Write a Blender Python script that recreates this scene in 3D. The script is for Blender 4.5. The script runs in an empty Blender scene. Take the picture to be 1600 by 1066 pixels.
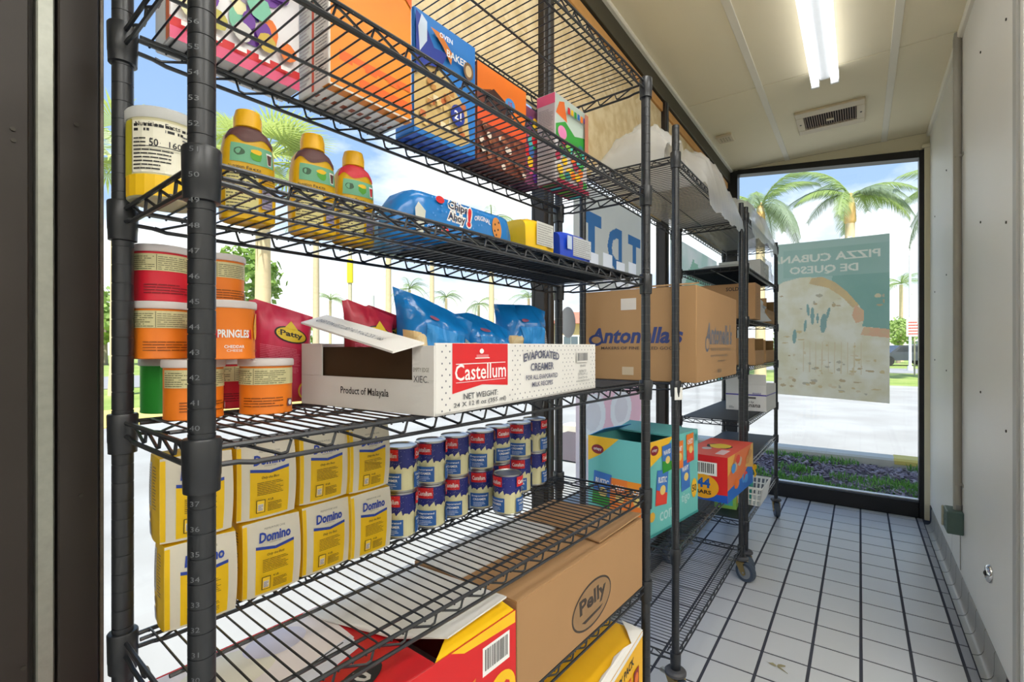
import bpy, math, random
from mathutils import Vector, Matrix, noise
random.seed(11)
sc = bpy.context.scene
col = sc.collection
PI = math.pi
R = math.radians

# ------------------------------------------------------------------ camera
CAMH = 1.2376
YAW = 0.6216
cam_d = bpy.data.cameras.new('camera')
cam_d.sensor_width = 36.0
cam_d.lens = 758.9 * 36 / 1600
cam_d.shift_y = 8.7 / 1600
cam_d.clip_start = 0.02
cam_d.clip_end = 800
cam = bpy.data.objects.new('camera', cam_d)
cam.location = (0, 0, CAMH)
cam.rotation_euler = (PI / 2, 0, YAW)
col.objects.link(cam)
sc.camera = cam

# ------------------------------------------------------------------ sky, sun, exposure
SKY_STRENGTH = 1.0
SUN_STRENGTH = 4.8
ADDED_STORE_LIGHT = 7.0  # glow of the added, unseen store ceiling lights
w = bpy.data.worlds.new('sky')
sc.world = w
w.use_nodes = True
nt = w.node_tree
nt.nodes.clear()
tc = nt.nodes.new('ShaderNodeTexCoord')
sep = nt.nodes.new('ShaderNodeSeparateXYZ')
nt.links.new(tc.outputs['Generated'], sep.inputs[0])
grad = nt.nodes.new('ShaderNodeValToRGB')
grad.color_ramp.elements[0].position = 0.0
grad.color_ramp.elements[0].color = (.78, .84, .92, 1)
grad.color_ramp.elements[1].position = 0.75
grad.color_ramp.elements[1].color = (.15, .28, .58, 1)
el = grad.color_ramp.elements.new(.22)
el.color = (.32, .46, .68, 1)
nt.links.new(sep.outputs['Z'], grad.inputs[0])
mapn = nt.nodes.new('ShaderNodeMapping')
mapn.inputs['Scale'].default_value = (1.0, 1.0, 2.2)
mapn.inputs['Location'].default_value = (1.2, 7.7, 3.0)
nt.links.new(tc.outputs['Generated'], mapn.inputs[0])
cn = nt.nodes.new('ShaderNodeTexNoise')
cn.inputs['Scale'].default_value = 2.1
cn.inputs['Detail'].default_value = 7
cn.inputs['Roughness'].default_value = .55
nt.links.new(mapn.outputs[0], cn.inputs['Vector'])
haze = nt.nodes.new('ShaderNodeMapRange')            # more cloud towards the horizon, all round
haze.inputs['From Min'].default_value = 0.0
haze.inputs['From Max'].default_value = .32
haze.inputs['To Min'].default_value = .20
haze.inputs['To Max'].default_value = -.05
nt.links.new(sep.outputs['Z'], haze.inputs['Value'])
addn = nt.nodes.new('ShaderNodeMath')
addn.operation = 'ADD'
nt.links.new(cn.outputs['Fac'], addn.inputs[0])
nt.links.new(haze.outputs[0], addn.inputs[1])
cr = nt.nodes.new('ShaderNodeValToRGB')
cr.color_ramp.elements[0].position = .50
cr.color_ramp.elements[1].position = .64
nt.links.new(addn.outputs[0], cr.inputs[0])
mixs = nt.nodes.new('ShaderNodeMixRGB')
mixs.inputs[2].default_value = (1.0, 1.0, 1.0, 1)
nt.links.new(cr.outputs[0], mixs.inputs[0])
nt.links.new(grad.outputs[0], mixs.inputs[1])
bg = nt.nodes.new('ShaderNodeBackground')
bg.inputs['Strength'].default_value = SKY_STRENGTH
nt.links.new(mixs.outputs[0], bg.inputs['Color'])
wo = nt.nodes.new('ShaderNodeOutputWorld')
nt.links.new(bg.outputs[0], wo.inputs[0])

sun_d = bpy.data.lights.new('sun', 'SUN')
sun_d.energy = SUN_STRENGTH
sun_d.angle = R(.6)
sun_d.color = (1.0, .95, .86)
sun = bpy.data.objects.new('sun', sun_d)
sun.location = (8, -16, 26)
sun.rotation_euler = Vector((-.30, .66, -1.15)).to_track_quat('-Z', 'Y').to_euler()
col.objects.link(sun)

sc.view_settings.view_transform = 'Standard'
sc.view_settings.look = 'None'
sc.view_settings.gamma = 1
sc.view_settings.use_curve_mapping = False
sc.view_settings.exposure = 0.75

# ------------------------------------------------------------------ materials
def lin(c):
    o = []
    for x in c[:3]:
        x /= 255.0
        o.append(x / 12.92 if x <= .04045 else ((x + .055) / 1.055) ** 2.4)
    return (o[0], o[1], o[2], 1.0)

_M = {}
def mat(name, rgb, rough=.55, metal=0.0, var=.05, scale=30, bump=0.0, bscale=120, spec=.5, sheer=0.0, wave=0.0, wscale=60, rgb2=None, detail=3, wdir='X', alpha=1.0, coat=0.0):
    """principled material with a little noise in its colour; sheer = share of light that passes diffusely"""
    if name in _M:
        return _M[name]
    m = bpy.data.materials.new(name)
    m.use_nodes = True
    t = m.node_tree
    b = t.nodes['Principled BSDF']
    b.inputs['Roughness'].default_value = rough
    b.inputs['Metallic'].default_value = metal
    b.inputs['Specular IOR Level'].default_value = spec
    b.inputs['Coat Weight'].default_value = coat
    c = lin(rgb)
    co = t.nodes.new('ShaderNodeTexCoord')
    n = t.nodes.new('ShaderNodeTexNoise')
    n.inputs['Scale'].default_value = scale
    n.inputs['Detail'].default_value = detail
    t.links.new(co.outputs['Object'], n.inputs['Vector'])
    mx = t.nodes.new('ShaderNodeMixRGB')
    if rgb2 is None:
        mx.inputs[1].default_value = tuple(min(1, x * (1 - var)) for x in c[:3]) + (1,)
        mx.inputs[2].default_value = tuple(min(1, x * (1 + var)) for x in c[:3]) + (1,)
        t.links.new(n.outputs['Fac'], mx.inputs[0])
    else:
        rp = t.nodes.new('ShaderNodeValToRGB')
        rp.color_ramp.elements[0].position = .38
        rp.color_ramp.elements[1].position = .62
        t.links.new(n.outputs['Fac'], rp.inputs[0])
        t.links.new(rp.outputs[0], mx.inputs[0])
        mx.inputs[1].default_value = c
        mx.inputs[2].default_value = lin(rgb2)
    t.links.new(mx.outputs[0], b.inputs['Base Color'])
    if bump or wave:
        bp = t.nodes.new('ShaderNodeBump')
        bp.inputs['Distance'].default_value = .002
        if wave:
            wv = t.nodes.new('ShaderNodeTexWave')
            wv.bands_direction = wdir
            wv.inputs['Scale'].default_value = wscale
            t.links.new(co.outputs['Object'], wv.inputs['Vector'])
            t.links.new(wv.outputs['Fac'], bp.inputs['Height'])
            bp.inputs['Strength'].default_value = wave
        else:
            n2 = t.nodes.new('ShaderNodeTexNoise')
            n2.inputs['Scale'].default_value = bscale
            n2.inputs['Detail'].default_value = 2
            t.links.new(co.outputs['Object'], n2.inputs['Vector'])
            t.links.new(n2.outputs['Fac'], bp.inputs['Height'])
            bp.inputs['Strength'].default_value = bump
        t.links.new(bp.outputs[0], b.inputs['Normal'])
    out = t.nodes['Material Output']
    last = b.outputs[0]
    if sheer:
        tr = t.nodes.new('ShaderNodeBsdfTranslucent')
        t.links.new(mx.outputs[0], tr.inputs['Color'])
        ms = t.nodes.new('ShaderNodeMixShader')
        ms.inputs[0].default_value = sheer
        t.links.new(last, ms.inputs[1])
        t.links.new(tr.outputs[0], ms.inputs[2])
        last = ms.outputs[0]
    if alpha < 1:
        tp = t.nodes.new('ShaderNodeBsdfTransparent')
        ms = t.nodes.new('ShaderNodeMixShader')
        ms.inputs[0].default_value = alpha
        t.links.new(tp.outputs[0], ms.inputs[1])
        t.links.new(last, ms.inputs[2])
        last = ms.outputs[0]
    t.links.new(last, out.inputs['Surface'])
    _M[name] = m
    return m

def ink(rgb, sheer=0.0, rough=.5):
    """flat print in one colour"""
    return mat('ink_%d_%d_%d%s' % (rgb[0], rgb[1], rgb[2], '_s%d' % int(sheer * 100) if sheer else ''), rgb, rough=rough, var=.03, sheer=sheer)

def glass_mat(name, tint=(1, 1, 1)):
    m = bpy.data.materials.new(name)
    m.use_nodes = True
    t = m.node_tree
    t.nodes.clear()
    tp = t.nodes.new('ShaderNodeBsdfTransparent')
    tp.inputs[0].default_value = tint + (1,)
    gl = t.nodes.new('ShaderNodeBsdfGlossy')
    gl.inputs['Roughness'].default_value = .02
    lw = t.nodes.new('ShaderNodeLayerWeight')
    pw_ = t.nodes.new('ShaderNodeMath'); pw_.operation = 'POWER'; pw_.inputs[1].default_value = 5.0
    t.links.new(lw.outputs['Facing'], pw_.inputs[0])
    fr = t.nodes.new('ShaderNodeMath'); fr.operation = 'MULTIPLY_ADD'; fr.inputs[1].default_value = .35; fr.inputs[2].default_value = .02
    t.links.new(pw_.outputs[0], fr.inputs[0])
    ms = t.nodes.new('ShaderNodeMixShader')
    o = t.nodes.new('ShaderNodeOutputMaterial')
    t.links.new(fr.outputs[0], ms.inputs[0])
    t.links.new(tp.outputs[0], ms.inputs[1])
    t.links.new(gl.outputs[0], ms.inputs[2])
    t.links.new(ms.outputs[0], o.inputs[0])
    return m

def emit_mat(name, rgb, strength):
    m = bpy.data.materials.new(name)
    m.use_nodes = True
    t = m.node_tree
    b = t.nodes['Principled BSDF']
    b.inputs['Base Color'].default_value = lin(rgb)
    b.inputs['Emission Color'].default_value = lin(rgb)
    b.inputs['Emission Strength'].default_value = strength
    return m

WIRE = mat('black_epoxy_wire', (34, 37, 42), rough=.36, var=.15, spec=.6)
POST = mat('black_epoxy_post', (32, 35, 40), rough=.34, var=.12, spec=.6)
KRAFT = mat('kraft_cardboard', (172, 134, 92), rough=.85, var=.05, scale=9, wave=.25, wscale=55)
KRAFTL = mat('kraft_cardboard_pale', (170, 131, 90), rough=.85, var=.05, scale=9)
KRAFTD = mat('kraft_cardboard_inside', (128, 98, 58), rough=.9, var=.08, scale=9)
WHITEB = mat('white_cardboard', (226, 224, 220), rough=.7, var=.03, scale=12)
GREYB = mat('greyboard', (205, 203, 200), rough=.8, var=.03, scale=14)
BRONZE = mat('dark_bronze_metal', (50, 44, 40), rough=.45, metal=.2, var=.12, scale=14)
STEEL = mat('tin_steel', (190, 192, 194), rough=.3, metal=1.0, var=.06)
LID = mat('milky_plastic_lid', (235, 236, 236), rough=.4, var=.02, sheer=.35)
BLACKMAT = mat('black_liner', (36, 38, 42), rough=.6, var=.2, scale=200)
FILM = mat('clear_plastic_film', (240, 240, 238), rough=.22, var=.02, sheer=.45, alpha=.58, bump=.5, bscale=30)
GLASS = glass_mat('window_glass', (.97, .985, .98))

# ------------------------------------------------------------------ mesh builder
class MB:
    def __init__(s):
        s.v, s.f, s.k, s.m = [], [], [], []
    def mi(s, m):
        if m not in s.m:
            s.m.append(m)
        return s.m.index(m)
    def add(s, vs, fs, m):
        o = len(s.v)
        i = s.mi(m)
        s.v += [tuple(p) for p in vs]
        for f in fs:
            s.f.append(tuple(o + a for a in f))
            s.k.append(i)
    def box(s, x0, x1, y0, y1, z0, z1, m):
        vs = [(x, y, z) for z in (z0, z1) for y in (y0, y1) for x in (x0, x1)]
        s.add(vs, [(0, 2, 3, 1), (4, 5, 7, 6), (0, 1, 5, 4), (2, 6, 7, 3), (0, 4, 6, 2), (1, 3, 7, 5)], m)
    def bbox(s, x0, x1, y0, y1, z0, z1, m, b=.002):
        """box with chamfered edges"""
        vs, fs = [], []
        X, Y, Z = (x0, x1), (y0, y1), (z0, z1)
        idx = {}
        for i in (0, 1):
            for j in (0, 1):
                for k in (0, 1):
                    sx, sy, sz = (b if i == 0 else -b), (b if j == 0 else -b), (b if k == 0 else -b)
                    for a, p in enumerate(((X[i], Y[j] + sy, Z[k] + sz), (X[i] + sx, Y[j], Z[k] + sz), (X[i] + sx, Y[j] + sy, Z[k]))):
                        idx[(i, j, k, a)] = len(vs)
                        vs.append(p)
        g = lambda i, j, k, a: idx[(i, j, k, a)]
        for i in (0, 1):
            q = [g(i, 0, 0, 0), g(i, 1, 0, 0), g(i, 1, 1, 0), g(i, 0, 1, 0)]
            fs.append(q if i else q[::-1])
            q = [g(0, i, 0, 1), g(1, i, 0, 1), g(1, i, 1, 1), g(0, i, 1, 1)]
            fs.append(q[::-1] if i else q)
            q = [g(0, 0, i, 2), g(1, 0, i, 2), g(1, 1, i, 2), g(0, 1, i, 2)]
            fs.append(q if i else q[::-1])
        for i in (0, 1):
            for j in (0, 1):
                fs.append([g(i, j, 0, 0), g(i, j, 1, 0), g(i, j, 1, 1), g(i, j, 0, 1)])
                fs.append([g(i, 0, j, 0), g(i, 1, j, 0), g(i, 1, j, 2), g(i, 0, j, 2)])
                fs.append([g(0, i, j, 1), g(1, i, j, 1), g(1, i, j, 2), g(0, i, j, 2)])
        for i in (0, 1):
            for j in (0, 1):
                for k in (0, 1):
                    fs.append([g(i, j, k, 0), g(i, j, k, 1), g(i, j, k, 2)])
        s.add(vs, fs, m)
    def tube(s, pts, r, m, n=6, caps=True):
        pts = [Vector(p) for p in pts]
        vs, fs = [], []
        N = len(pts)
        up = None
        for i, p in enumerate(pts):
            if i == 0:
                d = pts[1] - pts[0]
            elif i == N - 1:
                d = pts[-1] - pts[-2]
            else:
                d = (pts[i + 1] - p).normalized() + (p - pts[i - 1]).normalized()
            d.normalize()
            if up is None:
                up = Vector((0, 0, 1)) if abs(d.z) < .9 else Vector((1, 0, 0))
            a = d.cross(up)
            if a.length < 1e-5:
                a = d.orthogonal()
            a.normalize()
            b = a.cross(d).normalized()
            up = b
            rr = r[i] if isinstance(r, (list, tuple)) else r
            for k in range(n):
                t = 2 * PI * k / n
                vs.append(p + a * (rr * math.cos(t)) + b * (rr * math.sin(t)))
        for i in range(N - 1):
            for k in range(n):
                k2 = (k + 1) % n
                fs.append((i * n + k, i * n + k2, (i + 1) * n + k2, (i + 1) * n + k))
        if caps:
            fs.append(tuple(range(n))[::-1])
            fs.append(tuple((N - 1) * n + k for k in range(n)))
        s.add(vs, fs, m)
    def loft(s, rings, m, n=24, c=(0, 0), caps=True, e=2.0):
        """rings: (z, rx, ry); e: superellipse exponent"""
        vs, fs = [], []
        for z, rx, ry in rings:
            for k in range(n):
                t = 2 * PI * k / n
                ct, st = math.cos(t), math.sin(t)
                vs.append((c[0] + rx * math.copysign(abs(ct) ** (2 / e), ct), c[1] + ry * math.copysign(abs(st) ** (2 / e), st), z))
        N = len(rings)
        for i in range(N - 1):
            for k in range(n):
                k2 = (k + 1) % n
                fs.append((i * n + k, i * n + k2, (i + 1) * n + k2, (i + 1) * n + k))
        if caps:
            fs.append(tuple(range(n))[::-1])
            fs.append(tuple((N - 1) * n + k for k in range(n)))
        s.add(vs, fs, m)
    def lathe(s, prof, m, n=24, c=(0, 0), caps=True):
        s.loft([(z, r, r) for r, z in prof], m, n, c, caps)
    def grid(s, fn, nu, nv, m, flip=False):
        vs = [fn(i / nu, j / nv) for j in range(nv + 1) for i in range(nu + 1)]
        fs = []
        for j in range(nv):
            for i in range(nu):
                a = j * (nu + 1) + i
                q = (a, a + 1, a + nu + 2, a + nu + 1)
                fs.append(q[::-1] if flip else q)
        s.add(vs, fs, m)
    def mesh(s, name, smooth=True, angle=38):
        me = bpy.data.meshes.new(name)
        me.from_pydata(s.v, [], s.f)
        for m in s.m:
            me.materials.append(m)
        me.polygons.foreach_set('material_index', s.k)
        if smooth:
            me.shade_smooth()
            me.set_sharp_from_angle(angle=R(angle))
        me.update()
        return me
    def build(s, name, parent=None, loc=(0, 0, 0), rot=0.0, smooth=True, angle=38):
        return place(name, s.mesh(name, smooth, angle), parent, loc, rot)

def place(name, me, parent=None, loc=(0, 0, 0), rot=0.0):
    o = bpy.data.objects.new(name, me)
    o.location = loc
    o.rotation_euler = rot if isinstance(rot, (tuple, list)) else (0, 0, rot)
    o.parent = parent
    col.objects.link(o)
    return o

def tag(o, label=None, cat=None, group=None, kind=None):
    if label: o['label'] = label
    if cat: o['category'] = cat
    if group: o['group'] = group
    if kind: o['kind'] = kind
    return o

def thing(name, label, cat, loc=(0, 0, 0), rot=0.0, group=None):
    return tag(place(name, None, None, loc, rot), label, cat, group)

def copy_tree(o, parent=None):
    c = o.copy()
    col.objects.link(c)
    c.parent = parent
    for ch in list(o.children):
        copy_tree(ch, c)
    return c

def struct(name, mb, parent=None, smooth=True):
    o = mb.build(name, parent, smooth=smooth)
    if parent is None:
        o['kind'] = 'structure'
    return o

# ------------------------------------------------------------------ flat print
_T = {}
def text_geo(s, bold=0.0, shear=0.0, space=1.0):
    k = (s, bold, shear, space)
    if k in _T:
        return _T[k]
    cu = bpy.data.curves.new('type', 'FONT')
    cu.body = s
    cu.align_x = 'CENTER'
    cu.offset = bold
    cu.shear = shear
    cu.space_character = space
    cu.resolution_u = 2
    o = bpy.data.objects.new('type', cu)
    me = o.to_mesh()
    vs = [tuple(v.co) for v in me.vertices]
    fs = [tuple(p.vertices) for p in me.polygons]
    o.to_mesh_clear()
    bpy.data.objects.remove(o)
    bpy.data.curves.remove(cu)
    x0 = min(v[0] for v in vs); x1 = max(v[0] for v in vs)
    y0 = min(v[1] for v in vs); y1 = max(v[1] for v in vs)
    vs = [((v[0] - (x0 + x1) / 2) / (y1 - y0), (v[1] - (y0 + y1) / 2) / (y1 - y0)) for v in vs]
    _T[k] = (vs, fs, (x1 - x0) / (y1 - y0))
    return _T[k]

class Print:
    """flat print laid on a surface: fn(u, v, h) -> point, h above the surface"""
    def __init__(s, fn, seg=.012, step=.00018, h0=.0003, curved=False):
        s.fn, s.mb, s.h, s.seg, s.step, s.curved = fn, MB(), h0, seg, step, curved
    def up(s):
        s.h += s.step
        return s.h
    def rect(s, u0, v0, u1, v1, m):
        h = s.up()
        nu = max(1, int(abs(u1 - u0) / s.seg)); nv = max(1, int(abs(v1 - v0) / s.seg))
        s.mb.grid(lambda a, b: s.fn(u0 + (u1 - u0) * a, v0 + (v1 - v0) * b, h), nu, nv, m)
    def poly(s, pts, m):
        h = s.up()
        s.mb.add([s.fn(u, v, h) for u, v in pts], [tuple(range(len(pts)))], m)
    def cut(s, name, parent):
        o = s.mb.build(name, parent, smooth=False)
        s.mb = MB()
        return o
    def ell(s, cu, cv, ru, rv, m, n=24, a=0.0):
        if s.curved:
            h = s.up(); vs = []
            K = 4
            for j in range(1, K + 1):
                for i in range(n):
                    t = 2 * PI * i / n; x = ru * math.cos(t) * j / K; y = rv * math.sin(t) * j / K
                    vs.append(s.fn(cu + x * math.cos(a) - y * math.sin(a), cv + x * math.sin(a) + y * math.cos(a), h))
            fs = [tuple(range(n))] + [(j * n + i, j * n + (i + 1) % n, (j + 1) * n + (i + 1) % n, (j + 1) * n + i) for j in range(K - 1) for i in range(n)]
            s.mb.add(vs, fs, m)
            return
        s.poly([(cu + ru * math.cos(t) * math.cos(a) - rv * math.sin(t) * math.sin(a), cv + ru * math.cos(t) * math.sin(a) + rv * math.sin(t) * math.cos(a)) for t in (2 * PI * i / n for i in range(n))], m)
    def blob(s, cu, cv, ru, rv, m, n=14, rnd=.25):
        ph = random.random() * 9
        s.poly([(cu + ru * math.cos(t) * (1 + rnd * noise.noise((math.cos(t) * 1.5 + ph, math.sin(t) * 1.5, ph))), cv + rv * math.sin(t) * (1 + rnd * noise.noise((math.cos(t) * 1.5, math.sin(t) * 1.5 + ph, ph)))) for t in (2 * PI * i / n for i in range(n))], m)
    def text(s, body, cu, cv, hgt, m, width=None, bold=0.0, shear=0.0, ang=0.0, mirror=False, space=1.0, arc=0.0):
        h = s.up()
        vs, fs, asp = text_geo(body, bold, shear, space)
        sx = (width / asp) if width else hgt
        ca, sa = math.cos(ang), math.sin(ang)
        P = []
        for x, y in vs:
            x *= sx; y *= hgt
            if arc:
                y += arc * (1 - (2 * x / (asp * sx)) ** 2)
            if mirror: x = -x
            P.append(s.fn(cu + x * ca - y * sa, cv + x * sa + y * ca, h))
        s.mb.add(P, fs, m)
    def lines(s, u0, v0, u1, v1, n, m, thick=.35):
        """a block of small unreadable print"""
        h = s.up()
        dv = (v1 - v0) / n
        for i in range(n):
            e = u1 - (u1 - u0) * random.choice((0, 0, .05, .1, .3))
            a = v0 + dv * i
            u = u0
            while u < e - .001:
                L = min((u1 - u0) * random.uniform(.12, .3), e - u)
                s.mb.add([s.fn(u, a, h), s.fn(u + L * .93, a, h), s.fn(u + L * .93, a + dv * thick, h), s.fn(u, a + dv * thick, h)], [(0, 1, 2, 3)], m)
                u += L
    def barcode(s, u0, v0, u1, v1, white, black):
        s.rect(u0, v0, u1, v1, white)
        h = s.up()
        W = u1 - u0
        u = u0 + W * .08
        while u < u1 - W * .1:
            L = W * random.choice((.012, .02, .035))
            s.mb.add([s.fn(u, v0 + (v1 - v0) * .16, h), s.fn(u + L, v0 + (v1 - v0) * .16, h), s.fn(u + L, v1 - (v1 - v0) * .1, h), s.fn(u, v1 - (v1 - v0) * .1, h)], [(0, 1, 2, 3)], black)
            u += L + W * random.choice((.015, .02, .03))
    def dots(s, pts, r, m, n=6):
        h = s.up()
        for u, v in pts:
            s.mb.add([s.fn(u + r * math.cos(2 * PI * i / n), v + r * math.sin(2 * PI * i / n), h) for i in range(n)], [tuple(range(n))], m)
    def build(s, name, parent):
        return s.mb.build(name, parent, smooth=False)

# faces of a box that spans (0..w, 0..d, 0..h): y = 0 is the front
def f_front(w, d, h): return lambda u, v, k: (u, -k, v)
def f_left(w, d, h): return lambda u, v, k: (-k, d - u, v)
def f_right(w, d, h): return lambda u, v, k: (w + k, u, v)
def f_top(w, d, h): return lambda u, v, k: (u, v, h + k)
def f_bottom(w, d, h): return lambda u, v, k: (u, v, -k)
def f_cyl(r): return lambda u, v, k: ((r + k) * math.sin(u / r), -(r + k) * math.cos(u / r), v)

BLACK = ink((28, 28, 30)); WHITE = ink((240, 240, 238)); NAVY = ink((32, 52, 120)); RED = ink((214, 32, 38)); YEL = ink((244, 196, 20))
DKGREY = ink((84, 86, 92)); CREAM = ink((232, 226, 176)); ORANGE = ink((236, 118, 20)); BLUE = ink((20, 112, 196)); GREEN = ink((48, 150, 52))
TEAL = ink((74, 186, 182)); PINK = ink((228, 90, 130)); PURPLE = ink((104, 44, 150)); BROWN = ink((110, 56, 30)); SKYB = ink((70, 150, 220))

# ================================================================== THE ROOM
XL, XR, YF, ZC = -.926, .405, 4.56, 2.77
YB, YOP, XS = -3.6, 2.11, 4.2      # back of the store, where its opening ends, its right side

FLOORM = mat('grout', (58, 60, 70), rough=.9, var=.12, scale=60)
TILE = mat('grey_glazed_tile', (196, 198, 200), rough=.32, var=.05, scale=6, bump=.08, bscale=60)
TILED = mat('grey_cove_tile', (150, 147, 138), rough=.35, var=.06, scale=8)
WALLM = mat('white_pebbled_wall_panel', (228, 226, 220), rough=.45, var=.03, scale=3, bump=.35, bscale=170)
CEILM = mat('cream_ceiling_board', (244, 232, 200), rough=.75, var=.07, scale=1.6, detail=5)
CEILB = mat('cream_ceiling_batten', (240, 233, 214), rough=.6, var=.04, scale=4)
TRIMM = mat('cream_painted_trim', (222, 214, 186), rough=.6, var=.06, scale=5)

fl = MB()
fl.box(XL - .1, XS + .15, YB - .15, YOP + .15, -.12, 0.0, FLOORM)
fl.box(XL - .1, XR + .16, YOP + .15, YF + .1, -.12, 0.0, FLOORM)
fl.box(XR, XS, YB, YOP, 0.0, .0025, TILE)
fl.box(XL, XR, YB, -.46, 0.0, .0025, TILE)
floor = struct('floor', fl, smooth=False)
TX, TY, X0, Y0 = .1629, .1749, -.4853, 3.0666
t = MB(); t.bbox(.0055, TX - .0055, .0046, TY - .0046, 0, .0025, TILE, .0008)
tile_me = t.mesh('tile')
for c in range(-3, 5):
    for r in range(-7, 20):
        xx = X0 + TX * c
        place('tile', tile_me, floor, (xx, Y0 - TY * (r + 0), 0))
t = MB(); t.bbox(.0055, TX - .0055, .0046, YF - (Y0 + TY * 8) - .004, 0, .0025, TILE, .0008)
cut_me = t.mesh('tile')
for c in range(-3, 5):
    place('tile', cut_me, floor, (X0 + TX * c, Y0 + TY * 8, 0))
STRIP = mat('grey_border_tile', (150, 152, 158), rough=.35, var=.06, scale=8)
t = MB(); t.bbox(.0055, .033, .0046, TY - .0046, 0, .0025, STRIP, .0008)
strip_me = t.mesh('tile')
for r in range(-8, 20):
    place('tile', strip_me, floor, (X0 + TX * 5, Y0 - TY * r - .0, 0))

# right wall: board, cove tiles, panels, battens
wr = MB(); wr.box(XR + .012, XR + .16, YOP, YF + .1, 0, ZC + .02, WALLM)
wall_right = struct('wall_right', wr, smooth=False)
edges = [YB, -.4, .9, 2.16, 2.19, 3.40, 3.44, 3.53, YF]
def panel(y0, y1):
    m = MB(); m.bbox(XR, XR + .013, y0 + .002, y1 - .002, .118, ZC, WALLM, .0015)
    return m.build('panel', wall_right)
panel(YOP, 2.15); panel(2.20, 3.52); panel(3.524, YF - .02)
m = MB(); m.bbox(XR - .008, XR + .012, 2.15, 2.20, .118, ZC, mat('grey_joint_strip', (176, 176, 172), rough=.5), .004)
m.build('joint_strip', wall_right)
SCREW = mat('dark_screw', (70, 66, 60), rough=.5, metal=.6)
for (y, z) in [(2.32, 2.35), (2.32, 1.66), (2.32, .95), (2.75, 2.45), (2.75, 1.75), (2.75, 1.05), (3.72, 2.25), (3.72, 1.65), (3.72, 1.1), (4.25, 2.1), (4.25, 1.6), (4.25, 1.15)]:
    m = MB(); m.tube([(XR + .002, y, z), (XR - .003, y, z)], .005, SCREW, 8)
    m.build('screw', wall_right)
m = MB(); m.box(XR - .0022, XR + .004, YOP, YF, .0, .112, FLOORM)
base = struct('baseboard_right', m, smooth=False)
prof = [(.366 - XR, .004), (-.022, .0065), (-.012, .014), (-.006, .028), (-.004, .05), (-.004, .108), (-.002, .117), (.012, .12)]
m = MB()
vs = [(XR + x, y, z) for y in (.003, TY - .003) for x, z in prof] + [(XR + .012, .003, .003), (XR + .012, TY - .003, .003)]
n_ = len(prof)
m.add(vs, [(i, i + 1, n_ + i + 1, n_ + i) for i in range(n_ - 1)] + [tuple(range(n_))[::-1] + (2 * n_,), tuple(n_ + i for i in range(n_)) + (2 * n_ + 1,)], TILED)
cove_me = m.mesh('tile')
for r in range(-7, 5):
    place('tile', cove_me, base, (0, Y0 - TY * r - .06, 0))

# ceiling boards and battens
ce = MB(); ce.box(XL - .25, XS + .16, YB - .15, YF + .22, ZC + .012, ZC + .42, mat('roof_deck', (120, 116, 108), rough=.9))
ceiling = struct('ceiling', ce, smooth=False)
xs = [XL, -.483, .146, XR, 1.35, 2.3, 3.25, XS]
ys = [YB, -1.70, -.48, .74, 1.96, 3.18, YF]
for i in range(7):
    for j in range(6):
        if i > 2 and j > 4 - (ys[j] > YOP - .2): continue
        m = MB(); m.bbox(xs[i] + .001, xs[i + 1] - .001, ys[j] + .0025, ys[j + 1] - .0025, ZC, ZC + .012, CEILM, .002)
        m.build('panel', ceiling)
for x in xs[1:3]:
    m = MB(); m.bbox(x - .018, x + .018, YB, YF, ZC - .005, ZC + .004, CEILB, .002)
    m.build('batten', ceiling)
m = MB(); m.bbox(XR - .02, XR + .01, YOP, YF, ZC - .03, ZC + .002, CEILB, .006)
struct('trim_1', m)
m = MB(); m.bbox(XL, XL + .03, YB, YF, ZC - .02, ZC + .002, CEILB, .004)
struct('trim_2', m)

# back wall behind the camera
m = MB(); m.box(XL - .1, XS + .16, YB - .15, YB, 0, ZC + .02, WALLM)
struct('wall_back', m, smooth=False)
m = MB(); m.box(XS, XS + .16, YB, YOP + .15, 0, ZC + .02, WALLM)
struct('wall_store', m, smooth=False)
m = MB(); m.box(XR + .16, XS, YOP, YOP + .15, 0, ZC + .02, WALLM)
struct('wall_front', m, smooth=False)

# left wall: dark solid bay, then the glazed bays
m = MB()
m.box(XL - .1, XL - .02, YB, .205, 0, ZC + .02, BRONZE)
wall_left = struct('wall_left', m, smooth=False)
m = MB(); m.bbox(XL - .1, XL, YB, .156, 0, ZC, BRONZE, .002); m.build('jamb_panel', wall_left)
m = MB(); m.bbox(XL - .03, XL - .002, .163, .1825, 0, ZC, mat('brushed_aluminium_strip', (168, 170, 160), rough=.42, metal=.75, var=.16, scale=90), .002); m.build('aluminium_strip', wall_left)
m = MB(); m.bbox(XL - .1, XL, .1855, .231, 0, ZC, BRONZE, .002); m.build('jamb_panel', wall_left)
m = MB(); m.bbox(XL - .1, XL - .004, .233, .238, 0, ZC, mat('lit_edge_paint', (120, 112, 100), rough=.4, metal=.6, var=.3, scale=120), .001); m.build('lit_edge_strip', wall_left)  # pale strip: the lit edge of the jamb, put in as colour
for (y, z) in [(.140, 1.53), (.1405, 1.515), (.15, .80), (.205, 1.56), (.21, 1.02), (.205, .60)]:
    m = MB(); m.tube([(XL - .001, y, z), (XL + .002, y, z)], .0028, SCREW, 8); m.build('screw', wall_left)
m = MB(); m.bbox(XL - .1, XL + .002, .238, YF, 0, .118, BRONZE, .003); m.build('sill', wall_left)
m = MB(); m.bbox(XL - .1, XL + .01, .238, YF, 2.66, ZC - .001, mat('olive_brown_beam', (66, 60, 44), rough=.6, var=.15), .003); m.build('head_beam', wall_left)
MULL = [(1.475, 1.545), (2.80, 2.865)]
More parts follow.
